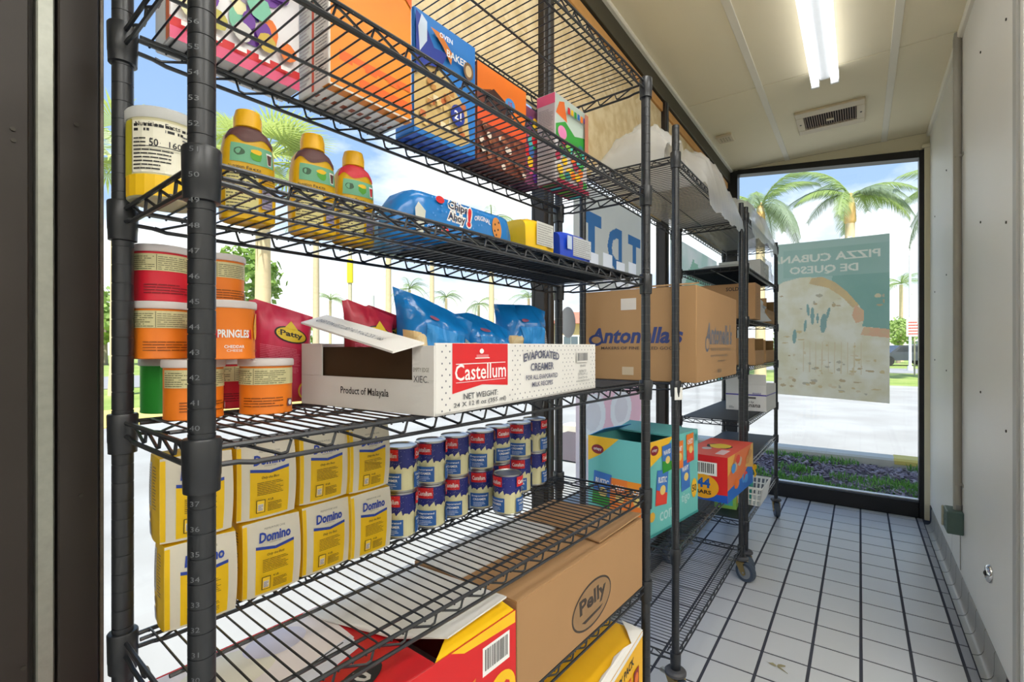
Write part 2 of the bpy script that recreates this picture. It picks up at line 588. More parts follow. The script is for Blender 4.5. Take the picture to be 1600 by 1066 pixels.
for a, b in MULL:
    m = MB(); m.bbox(XL - .045, XL + .012, a, b, .118, 2.66, BRONZE, .003); m.build('mullion', wall_left)
    m = MB(); m.bbox(XL + .0125, XL + .016, a + .022, a + .038, .118, 2.66, mat('mullion_gasket', (70, 74, 80), rough=.5), .001); m.build('gasket', wall_left)
bays = [(.238, 1.475), (1.545, 2.80), (2.865, YF - .04)]
for i, (a, b) in enumerate(bays):
    m = MB(); m.box(XL - .034, XL - .028, a, b, .118, 2.66, GLASS)
    wn = struct('window_%d' % (i + 2), m, smooth=False)
    f = MB(); f.bbox(XL - .06, XL - .01, a, b, .118, .15, BRONZE, .002); f.build('window_frame', wn)
    f = MB(); f.bbox(XL - .06, XL - .01, a, b, 2.63, 2.66, BRONZE, .002); f.build('window_frame', wn)

# chipboard sheets fixed inside the upper glass
OSB = mat('strand_board', (222, 204, 164), rough=.85, rgb2=(204, 180, 134), scale=16, detail=6, bump=.3, bscale=50)
def board(y0, y1, z0, z1, label):
    m = MB(); m.bbox(XL - .026, XL - .012, y0, y1, z0, z1, OSB, .002)
    o = tag(m.build('strand_board'), label, 'board', 'strand boards over the upper glass')
    for k in range(26):
        y = random.uniform(y0 + .06, y1 - .06); z = random.uniform(z0 + .04, z1 - .04); a = random.uniform(0, PI); L = random.uniform(.02, .05)
        f = MB(); dy, dz = math.cos(a) * L, math.sin(a) * L; ny, nz = -math.sin(a) * .009, math.cos(a) * .009
        x = XL - .0118
        f.add([(x, y - dy - ny, z - dz - nz), (x, y + dy - ny, z + dz - nz), (x, y + dy + ny, z + dz + nz), (x, y - dy + ny, z - dz + nz)], [(0, 1, 2, 3)], mat('strand_flake_%d' % (k % 3), [(230, 214, 178), (204, 178, 130), (218, 200, 160)][k % 3], rough=.85))
        f.build('flake', o)
board(.86, 1.473, 2.09, 2.60, 'strand board sheet above the orange and blue cereal boxes, nearest of three')
board(1.547, 2.798, 1.96, 2.60, 'strand board sheet between the two dark window posts above the letter sign')
board(2.867, 4.50, 2.02, 2.60, 'strand board sheet farthest along, behind the film wrapped bags')
PINE = mat('orange_pine_strip', (204, 150, 84), rough=.7, var=.12, scale=20)
for i, (a, b) in enumerate([(.86, 1.473), (1.547, 2.798), (2.867, 4.5)]):
    m = MB(); m.bbox(XL - .026, XL - .002, a, b, 2.602, 2.652, PINE, .002)
    tag(m.build('pine_strip'), ['pine strip over the nearest strand board', 'pine strip over the middle strand board', 'pine strip over the farthest strand board'][i], 'wood strip', 'pine strips under the beam')

# far wall: one tall pane, dark frame, wedge shaped header
def zt(x, a, b):  # the frame head falls towards the right
    return a + (b - a) * (x + .875) / (.35 + .875)
m = MB()
m.add([(XL - .1, YF, zt(XL - .1, 2.765, 2.653)), (XR + .01, YF, zt(XR, 2.765, 2.653)), (XR + .01, YF, ZC), (XL - .1, YF, ZC),
       (XL - .1, YF + .1, zt(XL - .1, 2.765, 2.653)), (XR + .01, YF + .1, zt(XR, 2.765, 2.653)), (XR + .01, YF + .1, ZC), (XL - .1, YF + .1, ZC)],
      [(0, 1, 2, 3), (7, 6, 5, 4), (0, 4, 5, 1), (3, 2, 6, 7), (1, 5, 6, 2), (0, 3, 7, 4)], TRIMM)
wall_far = struct('wall_far', m, smooth=False)
m = MB(); m.bbox(.374, XR + .012, YF - .035, YF + .02, .0, 2.655, TRIMM, .003); m.build('casing', wall_far)
m = MB(); m.bbox(.36, XR + .012, YF - .04, YF + .02, 2.655, 2.68, TRIMM, .003); m.build('casing', wall_far)
m = MB(); m.box(-.86, .346, YF + .03, YF + .036, .12, 2.70, GLASS)
win1 = struct('window_1', m, smooth=False)
BLK = mat('black_window_frame', (26, 25, 27), rough=.4, metal=.2, var=.2, scale=12)
m = MB(); m.bbox(.346, .374, YF - .02, YF + .08, 0, 2.65, BLK, .003); m.build('window_frame', win1)
m = MB(); m.bbox(XL - .06, -.86, YF - .02, YF + .08, 0, 2.76, BLK, .003); m.build('window_frame', win1)
m = MB(); m.bbox(-.86, .346, YF - .02, YF + .08, .004, .118, BLK, .004); m.build('window_frame', win1)
m = MB(); m.bbox(-.86, .346, YF + .012, YF + .06, .118, .128, mat('grey_metal_bead', (186, 190, 196), rough=.35, metal=.6), .002); m.build('glazing_bead', win1)
m = MB()
for (x0, x1, d0, d1) in [(-.86, .346, 0, -.055)]:
    m.add([(x0, YF - .015, zt(x0, 2.765, 2.653)), (x1, YF - .015, zt(x1, 2.765, 2.653)), (x1, YF - .015, zt(x1, 2.725, 2.598)), (x0, YF - .015, zt(x0, 2.725, 2.598)),
           (x0, YF + .08, zt(x0, 2.765, 2.653)), (x1, YF + .08, zt(x1, 2.765, 2.653)), (x1, YF + .08, zt(x1, 2.725, 2.598)), (x0, YF + .08, zt(x0, 2.725, 2.598))],
          [(3, 2, 1, 0), (4, 5, 6, 7), (0, 1, 5, 4), (2, 3, 7, 6), (0, 4, 7, 3), (1, 2, 6, 5)], BLK)
m.build('window_frame', win1)

# ------------------------------------------------------------------ things on ceiling and wall
TUBE = emit_mat('added_fluorescent_tube', (245, 247, 250), 13.0)
TUBE_DIM = emit_mat('fluorescent_tube_dim', (245, 247, 250), 1.6)
TROF = emit_mat('added_light_diffuser', (250, 248, 242), ADDED_STORE_LIGHT)
FIX = mat('white_enamel_fixture', (224, 226, 226), rough=.35, var=.03)
def light_fixture(y0, y1, label, TUBE):
    o = thing('fluorescent_light', label, 'light', (-.158, y0, ZC), 0, 'ceiling fluorescent lights')
    L = y1 - y0
    m = MB(); m.add([(-.03, 0, 0), (-.045, 0, -.006), (-.022, 0, -.045), (.022, 0, -.045), (.045, 0, -.006), (.03, 0, 0)] + [(-.03, L, 0), (-.045, L, -.006), (-.022, L, -.045), (.022, L, -.045), (.045, L, -.006), (.03, L, 0)],
                    [(i, (i + 1) % 6, 6 + (i + 1) % 6, 6 + i) for i in range(6)] + [(5, 4, 3, 2, 1, 0), (6, 7, 8, 9, 10, 11)], FIX)
    m.build('housing', o, smooth=False)
    for s in (-1, 1):
        m = MB(); m.tube([(s * .046, .015, -.06), (s * .046, L - .015, -.06)], .019, TUBE, 14); m.build('tube', o)
        for y in (0, L - .012):
            m = MB(); m.bbox(s * .046 - .02, s * .046 + .02, y, y + .012, -.085, -.006, FIX, .003); m.build('lamp_holder', o)
    return o
light_fixture(1.99, 3.21, 'twin tube white fluorescent light on the ceiling before the vent', TUBE_DIM)
light_fixture(.2, 1.42, 'added unseen twin tube fluorescent light on the ceiling above the camera end', TUBE)  # second fixture out of view, added to light the near shelves

# unseen store ceiling lights behind the camera, added to brighten the aisle goods
for x_ in (1.1, 2.7):
    for y_ in (-2.6, -.9, .8):
        o = thing('added_troffer_light', 'added unseen recessed store ceiling light, %s row, %s' % ('near' if x_ < 2 else 'far', {-2.6: 'at the back', -.9: 'in the middle', .8: 'beside the window aisle'}[y_]), 'light', (x_, y_, ZC), 0, 'added recessed store lights')
        q = MB(); q.bbox(-.32, .32, -.62, -.58, -.012, 0, FIX, .002); q.bbox(-.32, .32, .58, .62, -.012, 0, FIX, .002); q.bbox(-.32, -.28, -.58, .58, -.012, 0, FIX, .002); q.bbox(.28, .32, -.58, .58, -.012, 0, FIX, .002); q.build('frame', o)
        q = MB(); q.box(-.28, .28, -.58, .58, -.008, -.001, TROF); q.build('diffuser', o, smooth=False)

o = thing('ceiling_vent', 'beige ceiling air vent grille with dark slots behind the fluorescent light', 'vent', (-.162, 3.86, ZC))
VENT = mat('beige_vent_enamel', (216, 200, 168), rough=.5, var=.05)
m = MB()
m.bbox(-.19, .19, -.19, -.11, -.016, 0, VENT, .004); m.bbox(-.19, .19, .11, .19, -.016, 0, VENT, .004)
m.bbox(-.19, -.145, -.11, .11, -.016, 0, VENT, .003); m.bbox(.145, .19, -.11, .11, -.016, 0, VENT, .003)
m.build('frame', o)
m = MB(); m.box(-.145, .145, -.11, .11, -.003, 0, mat('vent_dark', (42, 34, 32), rough=.9)); m.build('backing', o)
sl = MB(); sl.bbox(-.0025, .0025, -.11, .11, -.014, -.002, mat('vent_slat', (150, 128, 112), rough=.6), .001); sme = sl.mesh('slat')
for i in range(22):
    place('slat', sme, o, (-.138 + i * .01314, 0, 0))
for y in (-.15, .15):
    pass
m = MB(); m.bbox(-.022, .022, -.008, .02, -.02, -.013, VENT, .002); m.build('lever', o)
for x in (-.168, .168):
    m = MB(); m.tube([(x, 0, -.014), (x, 0, -.0185)], .006, SCREW, 8); m.build('screw', o)

o = thing('ceiling_plate', 'small cream perforated cover plate on the ceiling near the left beam', 'cover plate', (-.80, 3.80, ZC))
m = MB(); m.bbox(-.055, .055, -.065, .065, -.018, 0, VENT, .006); m.build('cover', o)
for i in range(4):
    for j in range(3):
        m = MB(); m.box(-.032 + i * .018, -.022 + i * .018, -.035 + j * .026, -.02 + j * .026, -.0186, -.0178, mat('plate_slot', (170, 160, 130), rough=.8)); m.build('slot', o)

# conduit with the green box
o = thing('electrical_conduit', 'painted conduit running down the white wall into a green junction box', 'conduit', (XR, 3.2, 0))
PIPE = mat('greige_painted_pipe', (158, 154, 142), rough=.5, var=.07, scale=9)
m = MB(); m.tube([(-.0175, 0, .44), (-.0175, 0, ZC - .03), (-.014, -.004, ZC)], .0165, PIPE, 12); m.build('pipe', o)
for z in (2.16, .56):
    m = MB(); m.bbox(-.031, 0, -.016, .016, z, z + .014, PIPE, .002); m.bbox(-.004, 0, -.045, .045, z, z + .014, PIPE, .001); m.build('strap', o)
GB = mat('green_painted_box', (76, 98, 90), rough=.55, var=.1, scale=40)
m = MB(); m.bbox(-.062, 0, -.055, .06, .33, .44, GB, .004); bx = m.build('junction_box', o); tag(bx, 'dark green steel junction box')
m = MB(); m.bbox(-.07, -.058, .058, .075, .335, .435, mat('pale_box_face', (176, 172, 150), rough=.6, var=.2, scale=60), .003); m.build('face_plate', bx)
m = MB(); m.tube([(-.014, 0, .44), (-.014, 0, .465)], .018, mat('connector_grey', (140, 140, 136), rough=.4, metal=.6), 10); m.build('connector', bx)
m = MB(); m.tube([(-.004, .02, .14), (-.004, .02, .33)], .0022, PIPE, 5); m.build('wire', bx)
for z in (.355, .385, .415):
    m = MB(); m.tube([(-.063, 0, z), (-.0605, 0, z)], .004, SCREW, 8); m.build('screw', bx)

o = thing('door_stop', 'round chrome door stop low on the white wall', 'door stop', (XR, 2.56, .373), (0, -PI / 2, 0))
CHROME = mat('chrome', (210, 212, 216), rough=.18, metal=1.0)
m = MB(); m.lathe([(.034, 0), (.034, .006), (.030, .012), (.022, .016), (.020, .012), (.008, .011)], CHROME, 24); m.build('cup', o)
m = MB(); m.lathe([(.008, .008), (.010, .017), (.005, .021), (.001, .022)], mat('black_rubber', (26, 26, 28), rough=.7), 14); m.build('bumper', o)

o = thing('dried_leaf', 'dried olive leaf lying on a floor tile near the camera', 'leaf', (-.262, 2.118, .0027), .55)
q = MB(); LEAF = mat('dry_leaf', (150, 142, 108), rough=.8, var=.15, scale=60)
q.add([(0, 0, .002), (.010, .008, .004), (.022, .010, .003), (.036, .004, .002), (.030, -.006, .004), (.012, -.008, .003)], [(0, 1, 2, 3, 4, 5)], LEAF); q.add([(.002, .004, .002), (-.006, .016, .004), (-.022, .02, .002), (-.03, .03, .003), (-.018, .008, .003), (-.004, -.004, .002)], [(0, 1, 2, 3, 4, 5)], LEAF); q.build('blade', o, smooth=False)
q = MB(); q.tube([(.004, -.004, .002), (.012, -.022, .003), (.022, -.042, .0015)], [.003, .002, .0008], LEAF, 5); q.build('stalk', o)

# ================================================================== WIRE SHELVING
Z_LO, Z_HI = .12, 2.0
def make_post_mesh():
    m = MB()
    pr = [(.0095, Z_LO - .002), (.0127, Z_LO + .001)]
    z = Z_LO + .0127
    while z < Z_HI - .01:
        pr += [(.0127, z - .0007), (.0119, z - .0005), (.0119, z + .0005), (.0127, z + .0007)]
        z += .0254
    pr += [(.0127, Z_HI - .002), (.0105, Z_HI)]
    m.lathe(pr, POST, 18)
    return m.mesh('post', angle=30)
POST_ME = make_post_mesh()
m = MB(); m.lathe([(.0130, -.044), (.0168, -.043), (.0172, -.028), (.0176, -.027), (.0182, .010), (.0172, .012), (.0130, .0125)], POST, 18)
COLLAR_ME = m.mesh('collar')
# caster: stem with donut bumper > wheel, fork, brake lever
m = MB()
m.lathe([(.010, .150), (.010, .128), (.030, .126), (.036, .120), (.036, .112), (.028, .106), (.012, .104), (.012, .10)], mat('grey_rubber_bumper', (70, 70, 74), rough=.6, var=.1), 24)
CAST_ME = m.mesh('caster')
m = MB()
TYRE = mat('blue_grey_rubber_tyre', (58, 70, 86), rough=.55, var=.1)
def wheel_ring(mb, prof, mtl, n=28):
    vs, fs = [], []
    for x, r in prof:
        for k in range(n):
            a = 2 * PI * k / n
            vs.append((x, r * math.cos(a), r * math.sin(a)))
    N = len(prof)
    for i in range(N - 1):
        for k in range(n):
            fs.append((i * n + k, i * n + (k + 1) % n, (i + 1) * n + (k + 1) % n, (i + 1) * n + k))
    fs.append(tuple(range(n))); fs.append(tuple((N - 1) * n + k for k in range(n))[::-1])
    mb.add(vs, fs, mtl)
wheel_ring(m, [(-.015, .034), (-.016, .040), (-.015, .049), (-.008, .0515), (.008, .0515), (.015, .049), (.016, .040), (.015, .034)], TYRE)
wheel_ring(m, [(-.0155, .010), (-.017, .012), (-.0155, .034), (.0155, .034), (.017, .012), (.0155, .010)], mat('grey_wheel_hub', (122, 126, 132), rough=.5))
WHEEL_ME = m.mesh('wheel')
BRASS = mat('zinc_yellow_fork', (158, 136, 88), rough=.4, metal=.7, var=.15)
m = MB()
for s in (-1, 1):
    x = s * .021
    vs = [(x, -.022, .098), (x, .022, .098), (x, .036, .045), (x, .028, .035), (x, .016, .040), (x + s * .003, -.022, .098), (x + s * .003, .022, .098), (x + s * .003, .036, .045), (x + s * .003, .028, .035), (x + s * .003, .016, .040)]
    m.add(vs, [(0, 1, 2, 3, 4), (9, 8, 7, 6, 5)] + [(i, (i + 1) % 5, 5 + (i + 1) % 5, 5 + i) for i in range(5)], BRASS)
m.bbox(-.024, .024, -.026, .026, .096, .103, BRASS, .002)
m.tube([(-.026, .026, .0525), (.026, .026, .0525)], .005, STEEL, 8)
FORK_ME = m.mesh('fork')
m = MB(); m.tube([(0, .0, .094), (0, -.03, .092), (0, -.062, .086), (0, -.075, .078)], [.008, .009, .010, .006], mat('bright_zinc_lever', (180, 176, 164), rough=.35, metal=.8), 8)
LEVER_ME = m.mesh('brake_lever')

_SH = {}
def shelf_meshes(L, D):
    if (L, D) in _SH:
        return _SH[(L, D)]
    fr = MB()
    H = .0225
    def truss(P0, P1, per):
        P0, P1 = Vector(P0), Vector(P1)
        d = (P1 - P0); Ln = d.length; d.normalize()
        inn = Vector((-d.y, d.x, 0)) * .0035
        a = .014
        fr.tube([P0 + d * a, P1 - d * a], .0031, WIRE, 6)
        zz = Vector((0, 0, -H))
        fr.tube([P0 + d * a + zz * .82, P0 + d * .035 + zz * .85, P0 + d * .052 + zz, P1 - d * .052 + zz, P1 - d * .035 + zz * .85, P1 - d * a + zz * .82], .0031, WIRE, 6)
        n = int(round((Ln - .07) / per)); per = (Ln - .07) / n
        pts = []
        for i in range(n):
            x = .035 + per * i
            pts += [P0 + d * (x + per * .06) + zz * .12 + inn, P0 + d * (x + per * .16) + zz * .14 + inn, P0 + d * (x + per * .84) + zz * .86 + inn, P0 + d * (x + per * .97) + zz * .80 + inn]
        fr.tube(pts, .0021, WIRE, 5)
    truss((0, 0, 0), (L, 0, 0), .059); truss((L, D, 0), (0, D, 0), .059)
    truss((0, D, 0), (0, 0, 0), .05); truss((L, 0, 0), (L, D, 0), .05)
    de = MB()
    n = int((L - .05) / .0207)
    x0 = (L - n * .0207) / 2
    for i in range(n + 1):
        x = x0 + i * .0207
        de.tube([(x, -.002, -.004), (x, .0005, .0012), (x, .006, .0022), (x, D - .006, .0022), (x, D - .0005, .0012), (x, D + .002, -.004)], .0015, WIRE, 5)
    ro = MB(); ro.tube([(.016, 0, -.0022), (L - .016, 0, -.0022)], .0027, WIRE, 6)
    _SH[(L, D)] = (fr.mesh('wire_shelf'), de.mesh('deck_wires'), ro.mesh('support_rod'))
    return _SH[(L, D)]

def shelving(O, th, L, D, zs, label, cast_rot=None):
    u = thing('wire_shelving_unit', label, 'shelving', (O[0], O[1], 0), PI / 2 - th, 'black wire shelving units')
    fr, de, ro = shelf_meshes(L, D)
    crn = [(0, 0), (L, 0), (0, D), (L, D)]
    posts = []
    for i, (x, y) in enumerate(crn):
        posts.append(place('post', POST_ME, u, (x, y, 0)))
        a = (cast_rot or [2.2, 2.5, .4, .9])[i]
        c = place('caster', CAST_ME, u, (x, y, 0), a)
        place('wheel', WHEEL_ME, c, (0, .026, .0525)); place('fork', FORK_ME, c); place('brake_lever', LEVER_ME, c)
    for z in zs:
        s = place('wire_shelf', fr, u, (0, 0, z))
        tag(place('deck_wires', de, s), kind='stuff')
        for y in (.033, D / 2 + .008, D - .016):
            place('support_rod', ro, s, (0, y, 0))
        for x, y in crn:
            place('collar', COLLAR_ME, s, (x, y, 0))
    return u, posts

O1, TH1 = (-.5538, .2218), .0543
L1, D1 = 1.1187, .2937
ZT, ZA, ZB_, ZCs, ZD, ZE, ZF = 1.984, 1.679, 1.430, 1.131, .824, .565, .245
unit1, posts1 = shelving(O1, TH1, L1, D1, [ZT, ZA, ZB_, ZCs, ZD, ZE, ZF], 'nearest black wire shelving unit, stacked with sugar bags, cans and cereal')
# height numbers moulded on the near front post
NUM = mat('pale_post_number', (104, 108, 112), rough=.6)
pm = Print(lambda u_, v_, k: ((.0127 + k) * math.sin(u_ / .0127 + 0.0), -(.0127 + k) * math.cos(u_ / .0127 + 0.0), v_), h0=.0002)
for nn in range(18, 74):
    zn = CAMH + (nn - 43.2233) * .0254
    pm.text(str(nn), 0, zn, .0052, NUM, bold=.0)
nm = pm.build('number_marks', posts1[0])
nm.rotation_euler = (0, 0, -.71)
O2, TH2 = (-.517, 1.69), .004
L2, D2 = 1.115, .357
U2Z = [1.895, 1.108, .530, .1715]
unit2, posts2 = shelving(O2, TH2, L2, D2, U2Z, 'middle black wire shelving unit holding the big kraft box and teal box', [2.6, 2.75, .6, 1.1])
m = MB(); m.bbox(-.016, .016, -.0165, -.0145, 1.055, 1.098, mat('paper_tag', (226, 226, 222), rough=.7), .0005)
tg = m.build('price_tag', posts2[0]); tg.rotation_euler = (0, 0, -.6)
O3, TH3 = (-.507, 2.90), .006
U3Z = [1.955, 1.68, 1.39, 1.127, .82, .58, .275]
unit3, posts3 = shelving(O3, TH3, L1, D2, U3Z, 'farthest black wire shelving unit beside the tall end window', [2.2, 1.9, .5, 1.0])

def frame(O, th):
    c, s = math.cos(th), math.sin(th)
    return lambda a, b, z=0: (O[0] + a * s - b * c, O[1] + a * c + b * s, z)
W1, W2, W3 = frame(O1, TH1), frame(O2, TH2), frame(O3, TH3)
A1, A2, A3 = PI / 2 - TH1, PI / 2 - TH2, PI / 2 - TH3
DK = .0040     # goods stand on the deck wires
def face_cam(p):   # rotation that turns local -y to the aisle end where the photo was taken
    return math.atan2(-p[0], p[1])

# ================================================================== GOODS, NEAR UNIT
def carton_body(name, w, d, h, m, parent, b=.0015):
    q = MB(); q.bbox(0, w, 0, d, 0, h, m, b)
    return q.build(name, parent)

# ---- shelf A: tall cartons
def a_box(name, label, s0, s1, t0, dep, h, m, rot=0.0):
    o = thing(name, label, 'box', W1(s0, t0, ZA + DK), A1 + rot, 'cartons on the second shelf')
    carton_body('carton', s1 - s0, dep, h, m, o)
    return o, s1 - s0, dep, h
# purple multipack
o, w_, d_, h_ = a_box('snack_multipack', 'white purple and red snack multipack leftmost on the second shelf', .045, .238, .255, .062, .22, ink((236, 234, 236)))
p = Print(f_front(w_, d_, h_))
p.rect(0, 0, w_, .032, RED); p.rect(0, .0, w_, .018, PINK)
for i in range(40):
    p.blob(random.uniform(.02, w_ - .02), random.uniform(.055, h_ - .02), random.uniform(.008, .024), random.uniform(.010, .026), [PURPLE, ink((150, 110, 190)), ink((120, 190, 160)), CREAM, ORANGE, ink((84, 62, 190)), ink((214, 206, 196)), ink((160, 150, 170)), PURPLE][i % 9])
for i in range(5):
    p.blob(.025 + i * .036, .052, .015, .015, [CREAM, ink((190, 180, 80)), ink((210, 206, 200)), ink((200, 170, 60)), ORANGE][i])
    p.rect(.012 + i * .036, .020, .03 + i * .036, .027, WHITE)
p.build('print', o)
p = Print(f_left(w_, d_, h_)); p.rect(.048, 0, d_, h_, ORANGE); p.rect(.002, 0, .046, h_, WHITE); p.build('print', o)
# orange cracker carton
o, w_, d_, h_ = a_box('cracker_carton', 'large plain orange cracker carton with brown checked underside', .255, .437, .190, .098, .272, ink((240, 236, 230)), .02)
p = Print(f_front(w_, d_, h_))
OR2 = ink((240, 142, 28)); OR3 = ink((238, 104, 26))
p.rect(.003, .004, w_ - .003, h_ - .003, OR2)
for i in range(6):
    p.rect(.02 + i * .026, .05 + .006 * (i % 2), .046 + i * .026, .068, OR3)
for i in range(5):
    p.rect(.06 + i * .024, .018, .084 + i * .024, .034, OR3)
p.poly([(.03, h_ - .003), (.085, h_ - .045), (.14, h_ - .02), (w_ - .003, h_ - .05), (w_ - .003, h_ - .003)], OR3)
p.build('print', o)
p = Print(f_left(w_, d_, h_)); p.rect(.046, 0, .053, h_, ink((222, 92, 60))); p.lines(.058, .02, .094, h_ - .02, 40, ink((150, 148, 146))); p.lines(.006, .02, .04, h_ - .02, 34, ink((206, 190, 190))); p.build('print', o)
p = Print(f_bottom(w_, d_, h_), h0=.00004, step=.00001)
p.rect(.0, .0, w_, .02, OR2)
for i in range(10):
    p.rect(.004 + i * .018, .046, .013 + i * .018, .060, ink((158, 74, 34)))
for i in range(8):
    p.rect(.006 + i * .022, .07, .02 + i * .022, .078, ink((190, 186, 184)))
p.build('print', o)
# blue cereal
o, w_, d_, h_ = a_box('cereal_carton', 'bright blue cereal carton with golden squares printed low', .466, .652, .222, .062, .262, ink((28, 120, 200)))
p = Print(f_front(w_, d_, h_))
p.poly([(.0, .13), (.05, .165), (.10, .145), (w_ - .03, .10), (w_ - .02, .03), (w_ - .05, .012), (.0, .012)], ink((206, 176, 112)))
for i in range(30):
    x = random.uniform(.01, w_ - .05); z = random.uniform(.02, .115)
    p.rect(x, z, x + .015, z + .012, [ink((222, 190, 120)), ink((188, 132, 66)), ink((196, 104, 52)), ink((236, 220, 180))][i % 4])
p.poly([(.0, .12), (.03, .15), (.07, .16), (.09, .20), (.05, .195), (.02, h_ - .02), (0, h_ - .01)], ink((22, 52, 150)))
p.poly([(.01, .17), (.03, .2), (.03, .24), (.015, .25), (.006, .22)], ink((200, 214, 232)))
p.poly([(.04, .235), (.075, .21), (.10, .18), (.105, .205), (.07, .235)], ink((214, 124, 40)))
p.text('OVEN', .085, h_ - .03, .011, WHITE, bold=.02); p.text('BAKED', .12, h_ - .06, .016, WHITE, bold=.02)
p.ell(.155, .19, .016, .02, ink((120, 90, 60))); p.ell(.155, .19, .010, .013, ink((214, 186, 140)))
p.ell(.12, .075, .022, .024, ink((22, 52, 150))); p.text('21', .12, .075, .02, WHITE, bold=.02)
p.build('print', o)
p = Print(f_left(w_, d_, h_)); p.rect(.003, .003, d_ - .003, h_ - .003, ink((70, 140, 220))); p.lines(.008, .03, d_ - .008, .2, 30, WHITE); p.build('print', o)
p = Print(f_bottom(w_, d_, h_), h0=.00004, step=.00001); p.rect(0, 0, w_, d_, ink((60, 110, 210))); [p.rect(.01 + i * .03, .03, .03 + i * .03, .045, ink((28, 66, 170))) for i in range(6)]; p.build('print', o)
# brown chocolate cereal
o, w_, d_, h_ = a_box('cereal_carton', 'brown chocolate cereal carton with orange top band', .662, .855, .226, .062, .240, ink((112, 52, 34)))
p = Print(f_front(w_, d_, h_))
p.poly([(0, h_ - .07), (.05, h_ - .05), (.1, h_ - .09), (w_, h_ - .10), (w_, h_), (0, h_)], ORANGE)
p.poly([(.02, h_ - .075), (.06, h_ - .045), (.12, h_ - .065), (.15, h_ - .13), (.05, h_ - .12)], ink((66, 30, 20)))
p.ell(.125, h_ - .06, .02, .016, SKYB); p.text('15', .125, h_ - .06, .014, RED, bold=.02)
p.rect(0, .10, w_, .13, ink((220, 82, 30)))
for i in range(34):
    p.ell(random.uniform(.01, w_ - .01), random.uniform(.008, .10), .009, .008, [ink((140, 78, 50)), ink((88, 40, 28)), ink((176, 108, 70)), ink((232, 214, 196))][i % 4], 8)
p.build('print', o)
p = Print(f_left(w_, d_, h_)); p.rect(.004, .01, d_ - .004, h_ - .01, ORANGE); p.lines(.01, .03, d_ - .01, .15, 22, BROWN); p.build('print', o)
p = Print(f_bottom(w_, d_, h_), h0=.00004, step=.00001); [p.rect(.01 + i * .03, .01, .03 + i * .03, .05, ink((90, 50, 50))) for i in range(6)]; p.build('print', o)
# thin slim carton between, then the landscape one
o, w_, d_, h_ = a_box('cereal_carton', 'slim pink and teal carton between the brown and the green cartons', .862, .925, .235, .055, .215, ink((120, 60, 90)))
p = Print(f_front(w_, d_, h_))
for i in range(14):
    p.blob(random.uniform(.012, w_ - .012), random.uniform(.02, h_ - .02), .013, .016, [PINK, GREEN, TEAL, RED, ink((60, 110, 180)), YEL, PURPLE][i % 7])
p.build('print', o)
o, w_, d_, h_ = a_box('snack_carton', 'green carton with red mountain picture and pink edge', .905, 1.075, .165, .060, .245, ink((196, 190, 192)), .0)
p = Print(f_front(w_, d_, h_))
p.rect(.003, .13, w_ - .003, h_ - .004, ink((186, 200, 190)))
p.poly([(.003, .19), (.02, h_ - .02), (.045, h_ - .012), (.06, .18)], ink((230, 110, 40)))
p.poly([(.003, .16), (.05, .18), (.10, .155), (w_ - .003, .17), (w_ - .003, .10), (.003, .12)], GREEN)
p.ell(.035, .145, .022, .018, ink((226, 130, 180)))
for i in range(26):
    p.blob(random.uniform(.012, w_ - .014), random.uniform(.01, .13), .014, .012, [ink((120, 180, 50)), GREEN, TEAL, ink((170, 40, 70)), YEL, ORANGE, ink((40, 120, 120))][i % 7])
for i in range(6):
    p.rect(.055 + i * .017, .203 + .002 * (i % 2), .067 + i * .017, .221, [RED, YEL, GREEN, BLUE, ORANGE, PURPLE][i])
p.rect(w_ - .024, .10, w_ - .004, h_ - .01, ink((190, 120, 90))); p.rect(0, 0, w_, .012, ink((150, 30, 60)))
p.build('print', o)
p = Print(f_left(w_, d_, h_)); p.rect(0, h_ - .03, d_, h_ - .002, PINK); p.lines(.006, .01, d_ - .006, h_ - .04, 44, ink((140, 140, 146))); p.build('print', o)
p = Print(f_bottom(w_, d_, h_), h0=.00004, step=.00001); p.rect(0, 0, w_, d_, ink((160, 40, 72))); [p.rect(.01 + i * .035, .012, .03 + i * .035, .05, [GREEN, TEAL, ink((120, 180, 50))][i % 3]) for i in range(5)]; p.build('print', o)

# ---- shelf B: canister, squeeze bottles, cookie packs
o = thing('drink_mix_canister', 'pale yellow drink powder canister standing behind the near post', 'canister', W1(.034, .236, ZB_ + DK), 0, None)
o.rotation_euler = (0, 0, face_cam(W1(.034, .236)) - .25)
m = MB(); m.lathe([(.040, 0), (.0425, .002), (.0425, .108), (.041, .110)], ink((226, 220, 180), .15), 30); m.build('body', o)
m = MB(); m.lathe([(.0435, .104), (.0445, .106), (.0445, .117), (.0425, .1195), (.0, .1195)], LID, 30, caps=False); m.build('lid', o)
p = Print(f_cyl(.0425))
p.rect(-.06, .002, .06, .03, YEL); p.rect(-.058, .03, -.030, .102, ink((196, 184, 40)))
p.rect(-.028, .032, .05, .10, ink((238, 234, 214)))
p.lines(-.026, .086, .05, .098, 2, BLACK, .6); p.text('Nutrition Facts', .002, .095, .006, BLACK, bold=.01)
p.lines(-.026, .036, .02, .080, 9, BLACK); p.lines(.03, .036, .05, .09, 11, DKGREY)
p.rect(-.01, .0635, .04, .078, ink((238, 234, 214))); p.text('50', -.001, .071, .010, BLACK, bold=.02, width=.010); p.text('160', .022, .071, .008, BLACK, bold=.01, width=.014); p.rect(-.026, .0655, .048, .0665, BLACK)
p.build('label_print', o)

